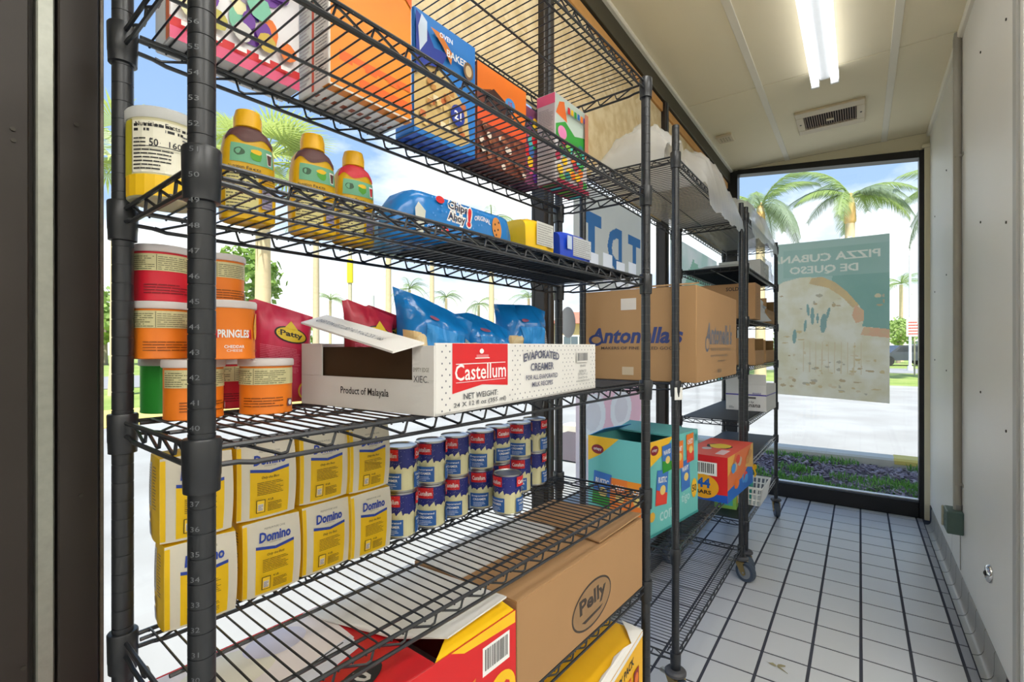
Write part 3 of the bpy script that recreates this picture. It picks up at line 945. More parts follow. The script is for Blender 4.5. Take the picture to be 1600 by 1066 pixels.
BR = [(0, .036, .022), (.003, .040, .0255), (.05, .041, .0265), (.11, .038, .025), (.132, .0345, .023), (.143, .028, .0195), (.149, .018, .0165), (.152, .0165, .0165)]
def br_at(z):
    for (z0, a0, b0), (z1, a1, b1) in zip(BR, BR[1:]):
        if z <= z1:
            k = (z - z0) / (z1 - z0); return a0 + (a1 - a0) * k, b0 + (b1 - b0) * k
    return BR[-1][1:]
def bottle_face(u, v, k):
    a, b = br_at(v)
    t = max(-1.35, min(1.35, u / .041))
    st, ct = math.sin(t), math.cos(t)
    return ((a + k) * math.copysign(abs(st) ** (2 / 2.6), st), -(b + k) * abs(ct) ** (2 / 2.6), v)
YB_ = mat('yellow_bottle_plastic', (236, 188, 18), rough=.35, var=.03, sheer=.2)
CAPM = mat('yellow_cap_plastic', (246, 186, 20), rough=.4, var=.03)
def squeeze_bottle(s, t, fluid, label):
    o = thing('squeeze_bottle', label, 'bottle', W1(s, t, ZB_ + DK), A1 - .10, 'syrup squeeze bottles')
    q = MB(); q.loft(BR, YB_, 32, e=2.6); q.build('body', o)
    p = Print(bottle_face, seg=.004, h0=.0006)
    hs = [(.041 * x, .127 + .0045 * math.sin(6.3 * (x + 1) * .85 + .6)) for x in (-1.3 + .13 * i for i in range(21))]
    h = p.up()
    for (u0, v0), (u1, v1) in zip(hs, hs[1:]):
        for k in range(4):
            a0, a1 = v0 + (.1495 - v0) * k / 4, v0 + (.1495 - v0) * (k + 1) / 4
            b0, b1 = v1 + (.1495 - v1) * k / 4, v1 + (.1495 - v1) * (k + 1) / 4
            p.mb.add([bottle_face(u0, a0, h), bottle_face(u1, b0, h), bottle_face(u1, b1, h), bottle_face(u0, a1, h)], [(0, 1, 2, 3)], fluid)
    p.rect(-.034, .090, .036, .119, ink((112, 178, 140)))
    p.blob(-.018, .106, .009, .006, ink((60, 96, 70))); p.blob(.004, .104, .006, .009, ink((90, 170, 50))); p.blob(.004, .110, .006, .004, YEL)
    p.poly([(.019, .093), (.027, .093), (.030, .113), (.017, .113)], WHITE); p.poly([(.0202, .0945), (.026, .0945), (.0285, .110), (.0185, .110)], fluid)
    p.text('Nutrition Facts', -.014, .082, .005, BLACK, bold=.01)
    p.rect(-.04, .012, .004, .076, ink((206, 196, 130))); p.lines(-.038, .014, .002, .074, 12, ink((70, 66, 50)))
    p.rect(.008, .022, .026, .056, ink((146, 138, 160))); p.lines(.009, .025, .025, .054, 6, ink((90, 80, 120)))
    p.lines(.008, .062, .034, .078, 4, ink((150, 110, 20)))
    p.build('label_print', o)
    q = MB(); q.lathe([(.0185, .150), (.0205, .151), (.0205, .166), (.0185, .174), (.0175, .178), (.001, .179)], CAPM, 26); q.build('cap', o)
    return o
CHOC = ink((92, 54, 52)); STRW = ink((214, 44, 58))
squeeze_bottle(.152, .255, CHOC, 'yellow squeeze bottle with brown shoulder, nearest the shelf post')
squeeze_bottle(.262, .255, CHOC, 'yellow squeeze bottle with brown shoulder, middle of the three')
squeeze_bottle(.352, .266, STRW, 'yellow squeeze bottle with red shoulder')

def wrap_pack(name, label, L, d, h, m, loc, rot, amp=.006, taper=1.0):
    """crimped film pack lying on its side: rounded box with twisted fins at its ends"""
    o = thing(name, label, 'packet', loc, rot)
    q = MB()
    N = 26
    rings = []
    def cs(x):
        e = min(x, L - x)
        k = max(0.0, 1 - e / .045) * taper
        return h * (1 - .45 * k * k), d * (1 - .55 * k)
    vs, fs, n = [], [], 20
    for i in range(N + 1):
        x = L * i / N
        hh, dd = cs(x)
        for k in range(n):
            t_ = 2 * PI * k / n
            ct, st = math.cos(t_), math.sin(t_)
            y = d / 2 + dd / 2 * math.copysign(abs(ct) ** .45, ct)
            z = hh / 2 + hh / 2 * math.copysign(abs(st) ** .45, st)
            a = amp * max(0, 1 - min(x, L - x) / .06)
            z2 = max(0.0, z + (a * noise.noise((x * 60, k * 1.3, 2)) if z > .004 else 0))
            vs.append((x, y + a * noise.noise((x * 60, k * 1.3, 7)), z2))
    for i in range(N):
        for k in range(n):
            fs.append((i * n + k, (i + 1) * n + k, (i + 1) * n + (k + 1) % n, i * n + (k + 1) % n))
    fs.append(tuple(range(n))); fs.append(tuple(N * n + k for k in range(n))[::-1])
    q.add(vs, fs, m)
    q.build('wrapper', o, angle=70)
    return o
BFILM = mat('blue_film', (34, 128, 206), rough=.2, var=.08, scale=14, bump=.9, bscale=24, sheer=.08)
o = wrap_pack('cookie_pack', 'open blue cookie pack lying on the third shelf with chip cookie picture', .34, .10, .100, BFILM, W1(.362, .128, ZB_ + DK), A1)
p = Print(lambda u, v, k: (u, .0015 - k - .001 * 0, v), h0=.0015)
for b_, c_ in ((.16, WHITE), (.02, ink((40, 34, 60)))):
    p.text('Chips', .138, .080, .020 + .007 * (c_ is WHITE), c_, bold=b_, width=.054 + .006 * (c_ is WHITE), ang=-.03)
    p.text('Ahoy', .134, .058, .020 + .007 * (c_ is WHITE), c_, bold=b_, width=.048 + .006 * (c_ is WHITE), ang=-.03)
p.text('!', .170, .068, .046, WHITE, bold=.12, ang=-.1); p.text('!', .170, .068, .040, RED, bold=.05, ang=-.1)
p.text('ORIGINAL', .210, .070, .010, WHITE, bold=.02, width=.05, arc=.004)
p.ell(.256, .062, .015, .024, ink((214, 140, 66)), a=.2)
p.dots([(.250, .07), (.260, .06), (.254, .048), (.262, .076), (.249, .056)], .0028, ink((70, 40, 24)))
p.dots([(random.uniform(.06, .30), random.uniform(.015, .09)) for _ in range(26)], .0022, SKYB)
p.ell(.088, .086, .011, .007, RED); p.ell(.10, .030, .011, .006, RED); p.ell(.25, .014, .012, .006, ink((214, 140, 66)))
p.text('CHIPS AHOY', .08, .03, .006, WHITE)
p.build('print', o)
q = MB(); q.add([(.028, -.004, .012), (.042, -.006, .010), (.050, -.004, .056), (.034, -.002, .070), (.028, .0, .058)], [(0, 1, 2, 3, 4)], ink((222, 222, 206), .2)); q.build('torn_flap', o)
o = wrap_pack('cookie_pack', 'small pale blue film pack behind the open cookie pack', .12, .075, .062, mat('pale_blue_film', (66, 150, 196), rough=.3, rgb2=(170, 200, 214), scale=26, bump=.4, bscale=50), W1(.385, .235, ZB_ + DK), A1 + .12)
o = wrap_pack('cookie_pack', 'yellow cookie pack standing between the two blue packs', .115, .095, .108, mat('yellow_film', (244, 200, 26), rough=.3, var=.05, bump=.3, bscale=40), W1(.706, .105, ZB_ + DK), A1, .003, .35)
p = Print(lambda u, v, k: (u, -k, v), h0=.0008); p.rect(.030, .045, .100, .100, ink((206, 206, 200))); p.lines(.034, .048, .098, .098, 9, ink((150, 150, 148))); p.build('print', o)
o = wrap_pack('cookie_pack', 'royal blue cookie pack at the right end of the third shelf', .15, .095, .100, mat('royal_blue_film', (26, 70, 200), rough=.3, var=.08, bump=.3, bscale=40), W1(.836, .095, ZB_ + DK), A1, .003, .35)
p = Print(lambda u, v, k: (u, -k, v), h0=.0008); p.rect(.046, .038, .138, .088, ink((196, 200, 204))); p.lines(.048, .04, .136, .086, 9, ink((140, 142, 146))); p.rect(.018, .052, .04, .086, ink((190, 206, 230)))
p.build('print', o)
m = MB(); m.bbox(.0, .62, .0, .262, 0, .0025, BLACKMAT, .0006)
tag(m.build('shelf_liner', None, W1(.46, .016, ZB_ + .0038), A1), 'black plastic liner under the cookie packs on the third shelf', 'shelf liner', 'black shelf liners')

# ---- shelf C: snack canisters, pink bags, creamer case, chip bags
CR_, CH_ = .0375, .079
def snack_can(px, py, level, rgb, label, turn, logo=False):
    rim = .0
    o = thing('snack_canister', label, 'canister', (px, py, ZCs + DK + level * (CH_ + .0055)), 0, 'stacked crisp canisters')
    o.rotation_euler = (0, 0, face_cam((px, py)) + turn)
    body = ink(rgb)
    q = MB(); q.lathe([(CR_ - .001, 0), (CR_, .001), (CR_, .003), (CR_ - .0004, .004), (CR_ - .0004, CH_ - .004), (CR_, CH_ - .003), (CR_, CH_ - .001)], body, 32); q.build('body', o)
    q = MB(); q.lathe([(CR_ + .0012, CH_ - .006), (CR_ + .0022, CH_ - .005), (CR_ + .0022, CH_ + .003), (CR_ + .0008, CH_ + .005), (CR_ - .006, CH_ + .005), (.001, CH_ + .0046)], LID, 32, caps=False); q.build('lid', o)
    p = Print(f_cyl(CR_), h0=.0002, seg=.006)
    BEI = ink((206, 198, 150))
    if logo:
        p.poly([(-.030, .028), (-.020, .031), (0, .032), (.020, .031), (.0255, .028), (.0245, .043), (-.0255, .043)], RED)
        p.text('PRINGLES', -.001, .0365, .0115, WHITE, bold=.03, width=.042)
        p.text('CHEDDAR', -.001, .018, .0045, WHITE, bold=.02, width=.026); p.text('CHEESE', -.001, .0125, .0035, WHITE, width=.02)
        p.ell(.039, .048, .0085, .02, ink((244, 176, 40)), a=-.15)
        p.text('CANISTER', .04, .012, .003, BROWN)
    else:
        p.rect(-.056, .045, .056, .070, BEI)
        p.lines(-.054, .047, -.016, .068, 7, ink((90, 88, 60))); p.lines(-.012, .047, .034, .068, 7, ink((110, 106, 80))); p.rect(-.014, .046, -.0134, .069, ink((60, 60, 40)))
        p.lines(-.03, .012, .035, .028, 4, tuple_ink(rgb, .6))
        p.rect(.036, .010, .048, .022, ink((120, 80, 90))); p.ell(.042, .016, .004, .004, WHITE)
    p.build('label_print', o)
    return o
def tuple_ink(rgb, k):
    return ink(tuple(int(c * k) for c in rgb))
OC, RC, GC = (238, 126, 24), (216, 26, 50), (40, 160, 50)
def fu(px, d):     # point at image column px and depth d along the view
    u = (px - 800) / 758.9
    return (d * (-math.sin(YAW) + u * math.cos(YAW)), d * (math.cos(YAW) + u * math.sin(YAW)))
c_green = fu(264, .775); c_or1 = fu(303, .705); c_red2 = fu(357, .832); c_or4 = fu(416, .765)
snack_can(*c_green, 0, GC, 'green crisp canister at the bottom left of the stack', 1.3)
snack_can(*c_or1, 0, OC, 'orange crisp canister on the shelf right behind the near post', .35)
snack_can(*c_red2, 0, RC, 'red crisp canister on the shelf between two orange ones', .6)
snack_can(*c_or4, 0, OC, 'orange crisp canister standing alone at the right of the stack', -.1)
snack_can(*fu(254, .735), 1, OC, 'orange crisp canister under the red one', .15)
snack_can(*fu(354, .715), 1, OC, 'orange crisp canister with the red name ribbon', .30, True)
snack_can(*fu(253, .745), 2, RC, 'red crisp canister on top of the left stack', .2)
snack_can(*fu(342, .81), 1, OC, 'orange crisp canister hidden behind the one with the ribbon', .3)
snack_can(*fu(342, .81), 2, OC, 'orange crisp canister on top, right of the near post', .3)

def pillow_bag(name, label, cat, w, h, th, m, loc, rot, group, lean=0.0, crease=.5, top=.12, seed=0, edge=None):
    """film pouch: x width, y thickness, z height, front at -y, crimped at the top and bottom"""
    o = thing(name, label, cat, loc, rot, group)
    def shp(u, v, s):
        x = (u - .5) * w
        z = v * h
        bx = max(0, 1 - abs(2 * u - 1) ** 2.6)
        bz = (max(0, 1 - abs(2 * v - 1) ** 2.2)) ** .7
        if v > 1 - top:
            bz *= max(0, (1 - v) / top) ** .6
        t = th / 2 * (bx ** .6) * bz + .0008
        wr = .006 * crease * noise.noise((u * 7 + seed, v * 6, s * 3)) * (bx ** .5) + .005 * crease * noise.noise((u * 16 + seed, v * 3, s)) * (v ** 3)
        x *= 1 - .10 * bz * abs(2 * u - 1)
        return Vector((x, s * (t + wr * (1 if t > .004 else .3)) + lean * z * z / h, z * (edge(u) if edge else 1.0)))
    q = MB()
    q.grid(lambda a, b: shp(a, b, -1), 22, 24, m)
    q.grid(lambda a, b: shp(a, b, 1), 22, 24, m, True)
    q.build('pouch', o, angle=60)
    return o, (lambda u, v, k: shp(u / w + .5, v / h, -1) + Vector((0, -k, 0)))

PKM = mat('pink_film', (222, 58, 104), rough=.3, rgb2=(206, 40, 62), scale=5, bump=.35, bscale=34, sheer=.12)
PKM2 = mat('dark_red_film', (186, 42, 66), rough=.3, var=.1, scale=6, bump=.3, bscale=34, sheer=.12)
for i, (s_, t_, w_, h_, mm, lb, rr) in enumerate([(.240, .322, .108, .187, PKM, 'pink snack bag beside the lone orange canister', -.25), (.345, .205, .105, .182, PKM2, 'dark red snack bag peeking over the open white flap', -.1), (.430, .258, .115, .180, PKM2, 'dark red snack bag at the right with yellow badge', -.05)]):
    o, fn = pillow_bag('snack_bag', lb, 'bag', w_, h_, .05, mm, W1(s_, t_, ZCs + DK + (.0045 if i else 0)), A1 + rr, 'pink snack bags', seed=i * 5, edge=lambda u: 1.02 - .17 * u if u > .06 else .99)
    p = Print(fn, seg=.006, h0=.0010, step=.0004, curved=True)
    yb = h_ * .72
    p.ell(.012, yb, .030, .016, BLACK); p.ell(.012, yb, .027, .0135, ink((222, 190, 40))); p.text('Patty', .012, yb, .014, BLACK, bold=.03, width=.04)
    p.poly([(0, yb + .012), (.012, yb + .028), (.024, yb + .012)], ink((222, 190, 40)))
    p.lines(-w_ * .4, .06, w_ * .25, yb - .025, 16, ink((236, 120, 150)))
    if i == 0:
        p.rect(.03, .05, .05, .11, ink((206, 196, 196))); p.lines(.031, .052, .049, .108, 12, DKGREY)
        p.ell(.040, .025, .016, .020, ink((240, 200, 60))); p.ell(.040, .025, .013, .017, PINK)
    p.build('print', o)

# creamer case: open tray carton with a cut end and a raised flap
cs = thing('creamer_case', 'open white creamer carton with red name badge and dot pattern', 'box', W1(.292, -.034, ZCs + DK), A1 + .105)
CW, CD, CHt, T_ = .590, .322, .108, .003
q = MB(); q.box(0, CW, 0, CD, 0, .003, GREYB)
q.bbox(0, CW, 0, T_, 0, CHt, WHITEB, .0006); q.bbox(0, CW, CD - T_, CD, 0, CHt, WHITEB, .0006); q.bbox(CW - T_, CW, T_, CD - T_, 0, CHt, WHITEB, .0006)
q.build('carton', cs)
# cut end wall at x = 0: y 0 is the aisle side
END = [(0, CD - T_, 0, .052), (0, .045, .052, CHt - .004), (CD - .062, CD - T_, .052, CHt)]
for k, (y0, y1, z0, z1) in enumerate(END):
    q = MB(); q.bbox(-.002, .001, y0 + .001, y1, z0, z1, WHITEB, .0005)
    q.build('end_panel', cs)
q = MB()
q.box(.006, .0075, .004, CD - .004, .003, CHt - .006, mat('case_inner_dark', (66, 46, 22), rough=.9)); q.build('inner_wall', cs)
q = MB()
fp = [(-.002, .02, CHt + .001), (.02, CD - .045, .160), (-.028, CD - .040, .145), (-.055, .03, CHt - .012)]
q.add(fp + [(a, b, c - .003) for a, b, c in fp], [(0, 1, 2, 3), (7, 6, 5, 4), (0, 4, 5, 1), (1, 5, 6, 2), (2, 6, 7, 3), (3, 7, 4, 0)], WHITEB)
flp = q.build('flap', cs, smooth=False)
A_, B_, C_, D_ = [Vector(x) for x in fp]
def flap_fn(u, v, k):
    a = A_.lerp(B_, 1 - u); b = D_.lerp(C_, 1 - u)
    return b.lerp(a, v) + Vector((0, 0, k))
p = Print(flap_fn, seg=.2); p.text('QARTON EST.LIRP 42 M 62CSX 166', .42, .45, .26, ink((120, 124, 132)), width=.72); p.build('print', flp)
p = Print(f_left(CW, CD, CHt), h0=.0024)
p.text('Product of Malayala', .17, .028, .0155, BLACK, bold=.012, width=.115)
p.cut('origin_print', cs)
p.text('EMPTY EDGE', .296, .068, .006, ink((120, 116, 100)), width=.032); p.text('XIEC.', .296, .054, .010, ink((90, 92, 96)), width=.03)
p.build('print', cs)
p = Print(f_front(CW, CD, CHt))
p.poly([(.038, .030), (.115, .040), (.192, .034), (.192, .1075), (.038, .1075)], RED)
p.text('Castellum', .115, .062, .026, WHITE, bold=.01, width=.142); p.rect(.046, .0745, .184, .0758, WHITE); p.rect(.046, .046, .184, .0468, WHITE)
p.rect(.095, .083, .135, .0845, WHITE); p.rect(.098, .0845, .132, .0895, ink((226, 120, 124))); p.blob(.112, .095, .006, .004, WHITE)
p.cut('name_badge', cs)
p.text('NET WEIGHT:', .112, .024, .0095, DKGREY, bold=.012, width=.095); p.text('24 X 12 fl oz (355 ml)', .112, .011, .0095, DKGREY, bold=.01, width=.145)
p.cut('weight_print', cs)
p.text('EVAPORATED', .318, .081, .016, ink((92, 94, 116)), bold=.03, width=.145, arc=.006); p.text('CREAMER', .318, .063, .015, ink((92, 94, 116)), bold=.02, width=.095)
p.text('FOR ALL EVAPORATED', .318, .043, .0095, ink((92, 94, 116)), bold=.02, width=.13); p.text('MILK RECIPES', .318, .029, .0095, ink((92, 94, 116)), bold=.02, width=.085)
p.cut('product_print', cs)
p.barcode(.475, .066, .540, .090, ink((214, 212, 208)), DKGREY)
for i_, z_ in enumerate((.058, .046, .039, .031, .024)):
    p.text(['NEPTO DITOS', 'DISTRIBUTED', 'CASTELLUM LLC', 'Doral Florida', 'www.castellum.foods'][i_], .508, z_, .0052, DKGREY, width=[.03, .04, .055, .05, .075][i_])
p.cut('maker_print', cs)
dp = []
for r_ in range(12):
    for c_ in range(34):
        u_ = .010 + c_ * .0175 + (r_ % 2) * .00875; v_ = .007 + r_ * .0088
        if u_ > CW - .006 or (.03 < u_ < .20 and v_ > .026) or (.035 < u_ < .19 and v_ > .004 and v_ < .03) or (.235 < u_ < .40 and .02 < v_ < .095) or (.465 < u_ < .552 and .018 < v_ < .094): continue
        dp.append((u_, v_))
p.dots(dp, .0017, ink((104, 108, 120)))
tag(p.build('dot_pattern', cs), kind='stuff')

CBM = mat('blue_chip_film', (24, 126, 204), rough=.16, var=.14, scale=6, bump=.9, bscale=20, sheer=.06)
for i, (s_, t_, w_, h_, rr, lb, tk) in enumerate([(.47, .165, .17, .205, -.35, 'blue chip bag with a pointed corner, nearest in the white carton', lambda u: 1.04 - .25 * u - .10 * max(0, u - .35)), (.612, .165, .15, .175, -.30, 'blue chip bag slumped low in the middle of the white carton', lambda u: .96 + .10 * u - .42 * max(0, u - .25) ** 1.2), (.765, .175, .16, .20, -.25, 'blue chip bag with folded top, farthest in the white carton', lambda u: 1.0 + .02 * u - .25 * max(0, u - .7))]):
    o, fn = pillow_bag('chip_bag', lb, 'bag', w_, h_, .095, CBM, W1(s_, t_, ZCs + DK + .0045), A1 + rr, 'blue chip bags in the carton', seed=20 + i * 7, edge=tk, crease=1.7, top=.2)
    p = Print(fn, seg=.005, h0=.0006, step=.0004, curved=True)
    p.rect(-w_ * .46, .07, -w_ * .26, h_ * .62, ink((226, 196, 140))); p.ell(-w_ * .30, h_ * .42, w_ * .10, h_ * .20, ink((232, 208, 160)), a=-.3); p.cut('food_picture', o)
    p.rect(w_ * .30, .05, w_ * .46, h_ * .7, ink((170, 176, 182))); p.lines(w_ * .31, .06, w_ * .45, h_ * .68, 14, DKGREY); p.cut('fine_print', o)
    p.ell(-.015, h_ * .80, .010, .004, ink((150, 80, 110))); p.cut('logo', o)
    p.rect(-w_ * .2, h_ * .25, w_ * .28, h_ * .72, ink((40, 142, 214))); p.cut('pale_panel', o)
m = MB(); m.bbox(0, .22, 0, .262, 0, .0025, BLACKMAT, .0006)
tag(m.build('shelf_liner', None, W1(.885, .016, ZCs + .0038), A1), 'black plastic liner at the right end of the creamer carton shelf', 'shelf liner', 'black shelf liners')

# ---- shelf D: sugar bags and creamer cans
SW, SH_, SD = .094, .1265, .066
def sug(x, y, z):   # unit cube coordinates -> soft bag
    k = .16
    X = x * math.sqrt(max(0, 1 - k * (y * y + z * z * .6) / 2)); Y = y * math.sqrt(max(0, 1 - k * (x * x + z * z) / 2 * 1.5)); Z = z * math.sqrt(max(0, 1 - .10 * (x * x + y * y) / 2))
    Y *= 1.06 - .10 * z * z
    return Vector((X * SW / 2 * 1.04, Y * SD / 2 * 1.05, SH_ / 2 + Z * SH_ / 2))
SUGW = mat('white_sugar_paper', (226, 222, 206), rough=.6, var=.04, scale=30, sheer=.22, bump=.25, bscale=60)
SUGY = mat('yellow_sugar_paper', (246, 204, 18), rough=.55, var=.05, scale=30, sheer=.25, bump=.25, bscale=60)
def sugar_mesh():
    q = MB()
    n = 10
    g = lambda i: -1 + 2 * i
    q.grid(lambda a, b: sug(g(a), -1, g(b)), n, n, SUGW)
    q.grid(lambda a, b: sug(g(a), 1, g(b)), n, n, SUGW, True)
    q.grid(lambda a, b: sug(-1, -g(a), g(b)), n, n, SUGY)
    q.grid(lambda a, b: sug(1, g(a), g(b)), n, n, SUGY)
    q.grid(lambda a, b: sug(g(a), g(b), 1), n, n, SUGY)
    q.grid(lambda a, b: sug(g(a), g(b), -1), n, n, SUGY, True)
    return q.mesh('bag', angle=50)
SUG_ME = sugar_mesh()
p = Print(lambda u, v, k: sug(u / (SW / 2), -1, v / (SH_ / 2) - 1) + Vector((0, -k, 0)), seg=.008, h0=.0005)
SY = ink((246, 204, 18), .25)
p.rect(-.028, .004, .034, .078, SY); p.poly([(-.028, .077), (.034, .077), (.034, .083), (.003, .0785), (-.028, .083)], SY)
p.rect(-.047, .003, -.0405, .123, SY)
for (a, b, c, d) in [((-.028, .081), (.003, .0755), (.003, .0805), (-.028, .086)), ((.003, .0755), (.034, .081), (.034, .086), (.003, .0805))]:
    p.poly([a, b, c, d], ink((28, 60, 150)))
p.text('Domino', .003, .099, .017, ink((24, 60, 156)), bold=.035, shear=.12, width=.052)
p.text('PREMIUM PURE CANE', .003, .1125, .0032, ink((120, 120, 110)), width=.034); p.text('Granulated Sugar', .003, .0885, .003, ink((120, 120, 110)), width=.02)
p.text('Only the Best', .003, .069, .0055, ink((86, 66, 20)), bold=.01, shear=.25, width=.028)
p.lines(-.018, .041, .024, .064, 8, ink((104, 84, 16)), .32)
p.rect(-.019, .011, -.005, .033, ink((70, 54, 16))); p.rect(-.0178, .0122, -.0062, .0318, ink((240, 200, 40))); p.rect(-.0165, .0145, -.0078, .026, ink((206, 200, 190))); p.lines(-.016, .015, -.008, .025, 6, ink((90, 80, 120)))
p.lines(-.001, .012, .022, .028, 6, ink((104, 84, 16)), .4); p.text('4 LB', .003, .032, .0035, ink((70, 54, 16)), bold=.02)
SUGP_ME = p.mb.mesh('label_print', smooth=False)
p = Print(lambda u, v, k: sug(-1, -u / (SD / 2), v / (SH_ / 2) - 1) + Vector((-k, 0, 0)), seg=.008, h0=.0005)
p.rect(-.024, .05, -.004, .116, ink((210, 204, 190))); p.lines(-.0235, .052, -.005, .114, 16, DKGREY); p.lines(.006, .05, .022, .115, 14, ink((120, 90, 20))); p.ell(-.012, .036, .006, .006, ink((120, 90, 20))); p.rect(-.022, .006, -.006, .026, ink((150, 150, 160)))
SUGS_ME = p.mb.mesh('side_print', smooth=False)
COLN = ['leftmost column, behind the near post', 'second column from the post', 'third column from the post', 'last column, next to the creamer cans']
for c, (s_, t_, rr) in enumerate([(.086, .276, -.10), (.190, .282, -.04), (.290, .288, -.02), (.382, .282, .03)]):
    for l in (0, 1):
        ds = [-.006, -.008, -.004, -.004][c] * l
        o = thing('sugar_bag', '%s yellow and white sugar bag of the %s' % (['lower', 'upper'][l], COLN[c]), 'sugar bag', W1(s_ + ds, t_, ZD + DK + l * (SH_ + .0004)), A1 + rr + random.uniform(-.03, .03), 'stacked sugar bags')
        place('bag', SUG_ME, o); place('label_print', SUGP_ME, o); place('side_print', SUGS_ME, o)

KR, KH = .0345, .0975
q = MB(); q.lathe([(KR - .001, 0), (KR, .001), (KR, .003), (KR - .0008, .004), (KR - .0008, KH - .004), (KR, KH - .003), (KR, KH - .0005), (KR - .001, KH), (KR - .002, KH - .003), (.0, KH - .003)], STEEL, 30, caps=False)
q.add([((KR - .001) * math.cos(2 * PI * i / 30), (KR - .001) * math.sin(2 * PI * i / 30), .0005) for i in range(30)], [tuple(range(30))[::-1]], STEEL)
CAN_ME = q.mesh('tin')
p = Print(f_cyl(KR - .0008), seg=.005, h0=.0001)
NB = ink((34, 44, 128)); CRM = ink((226, 222, 176)); LB = ink((40, 96, 170))
full = PI * KR
p.rect(-full, .0045, full, KH - .0045, NB); p.rect(-full, .0045, full, .050, CRM)
for i in range(16):
    a = -full + full / 8 * i
    p.poly([(a, .049), (a + .0135, .049), (a + .010, .053 + .008 * ((i * 7) % 3) / 2), (a + .003, .054)], CRM)
for off in (-.012, .058):
    p.rect(off - .016, .069, off + .020, KH - .0048, RED); p.text('Castellum', off + .002, .080, .010, WHITE, bold=.02, width=.030)
    p.rect(off - .018, .008, off + .026, .042, LB); p.text('Evaporated', off + .004, .035, .0055, WHITE, bold=.02, width=.036); p.text('CREAMER', off + .004, .027, .0055, WHITE, bold=.02, width=.030); p.lines(off - .010, .011, off + .018, .022, 3, ink((190, 206, 230)), .4)
p.dots([(random.uniform(-full, full), random.uniform(.056, .092)) for _ in range(90)], .0005, ink((200, 206, 230)), 5)
p.rect(-.075, .008, -.044, KH - .008, ink((206, 204, 200))); p.lines(-.073, .01, -.046, KH - .01, 22, DKGREY)
CANP_ME = p.mb.mesh('label_print', smooth=False)
spots = [(.486, .292, 2, -.25), (.567, .286, 2, -.05), (.648, .290, 2, .12), (.735, .284, 2, .2), (.815, .294, 2, .95), (.905, .290, 2, .25), (.990, .298, 2, -.55), (.745, .200, 1, -.62)]
SP = ['next to the sugar bags', 'second from the sugar bags', 'third from the sugar bags', 'fourth from the sugar bags', 'fifth from the sugar bags', 'sixth from the sugar bags', 'last, by the rear post', '']
for i, (s_, t_, n, a) in enumerate(spots):
    for l in range(n):
        pos = W1(s_ + (0, .002)[l], t_, ZD + DK + l * (KH + .0003))
        lb = ('lower' if l == 0 else 'upper') + ' blue and cream creamer can of the pair ' + SP[i] if n == 2 else 'single blue and cream creamer can standing in front of the row'
        o = thing('creamer_can', lb, 'can', pos, face_cam(pos) + a + (0 if l == 0 else -.15), 'evaporated creamer cans')
        place('tin', CAN_ME, o); place('label_print', CANP_ME, o)

# ---- shelf E: red carton, kraft carton
def rot_flap(pts, m, parent, name='flap', th=.003):
    q = MB(); n = len(pts)
    q.add(list(pts) + [(a, b, c - th) for a, b, c in pts], [tuple(range(n)), tuple(n + i for i in range(n))[::-1]] + [(i, n + i, n + (i + 1) % n, (i + 1) % n) for i in range(n)], m)
    return q.build(name, parent, smooth=False)
REDC = mat('glossy_red_carton', (196, 24, 30), rough=.3, var=.06, scale=6)
rw, rd, rh = .497, .300, .178
o = thing('snack_carton', 'large red crisp carton with a torn open white top', 'box', W1(.022, -.004, ZE + DK), A1)
q = MB(); q.bbox(0, rw, 0, .003, 0, rh, REDC, .0008); q.bbox(0, rw, rd - .003, rd, 0, rh, REDC, .0008); q.bbox(0, .003, .003, rd - .003, 0, rh, REDC, .0008); q.bbox(rw - .003, rw, .003, rd - .003, 0, rh, REDC, .0008); q.box(0, rw, 0, rd, 0, .003, GREYB); q.build('carton', o)
q = MB(); q.bbox(.004, .30, .004, rd - .004, rh - .004, rh - .001, REDC, .0005); tp_ = q.build('top_panel', o)
p = Print(lambda u, v, k: (u, v, rh - .001 + k), seg=.3)
p.poly([(.01, .12), (.26, .16), (.27, .296), (.01, .296)], ink((236, 226, 224))); p.poly([(.01, .07), (.25, .13), (.26, .17), (.01, .12)], ink((214, 216, 226)))
p.poly([(.02, .12), (.24, .16), (.24, .163), (.02, .123)], BLACK)
p.ell(.09, .23, .07, .05, ink((230, 224, 206))); p.ell(.17, .25, .05, .035, ink((214, 210, 226)))
p.text('CHEEZ', .12, .045, .03, ink((230, 200, 196)), bold=.02, ang=.15); p.ell(.20, .06, .05, .022, BLACK, a=.3); p.text('50', .20, .062, .032, ink((210, 206, 200)), bold=.03, ang=.3); p.rect(.155, .02, .165, .10, ORANGE)
p.build('print', tp_)
rot_flap([(.24, .292, rh + .003), (.497, .298, rh + .004), (.485, .012, rh + .026), (.335, .012, rh + .020), (.295, .10, rh + .006)], mat('white_greyboard_flap', (224, 222, 218), rough=.8, var=.04), o)
rot_flap([(.30, .003, rh + .001), (.494, .003, rh + .001), (.494, .05, rh + .012), (.40, .06, rh + .016)], YEL, o)
p = Print(f_front(rw, rd, rh)); p.rect(0, 0, rw, rh, ink((214, 26, 32)))
p.poly([(.33, rh - .0), (.495, rh - .0), (.495, rh - .022), (.36, rh - .014)], YEL)
p.barcode(.405, .100, .478, .150, WHITE, BLACK); p.ell(.455, .045, .040, .040, YEL); p.text('50', .455, .045, .040, RED, bold=.03, width=.05)
for k in range(3):
    p.poly([(.27 + k * .038, .02), (.285 + k * .038, .015), (.315 + k * .036, .11), (.30 + k * .036, .105)], ink((216, 130, 40)))
p.poly([(.10, .0), (.26, .0), (.24, .09), (.12, .08)], ink((120, 16, 24))); p.text('CRISPS', .15, .10, .04, WHITE, bold=.03)
p.build('print', o)

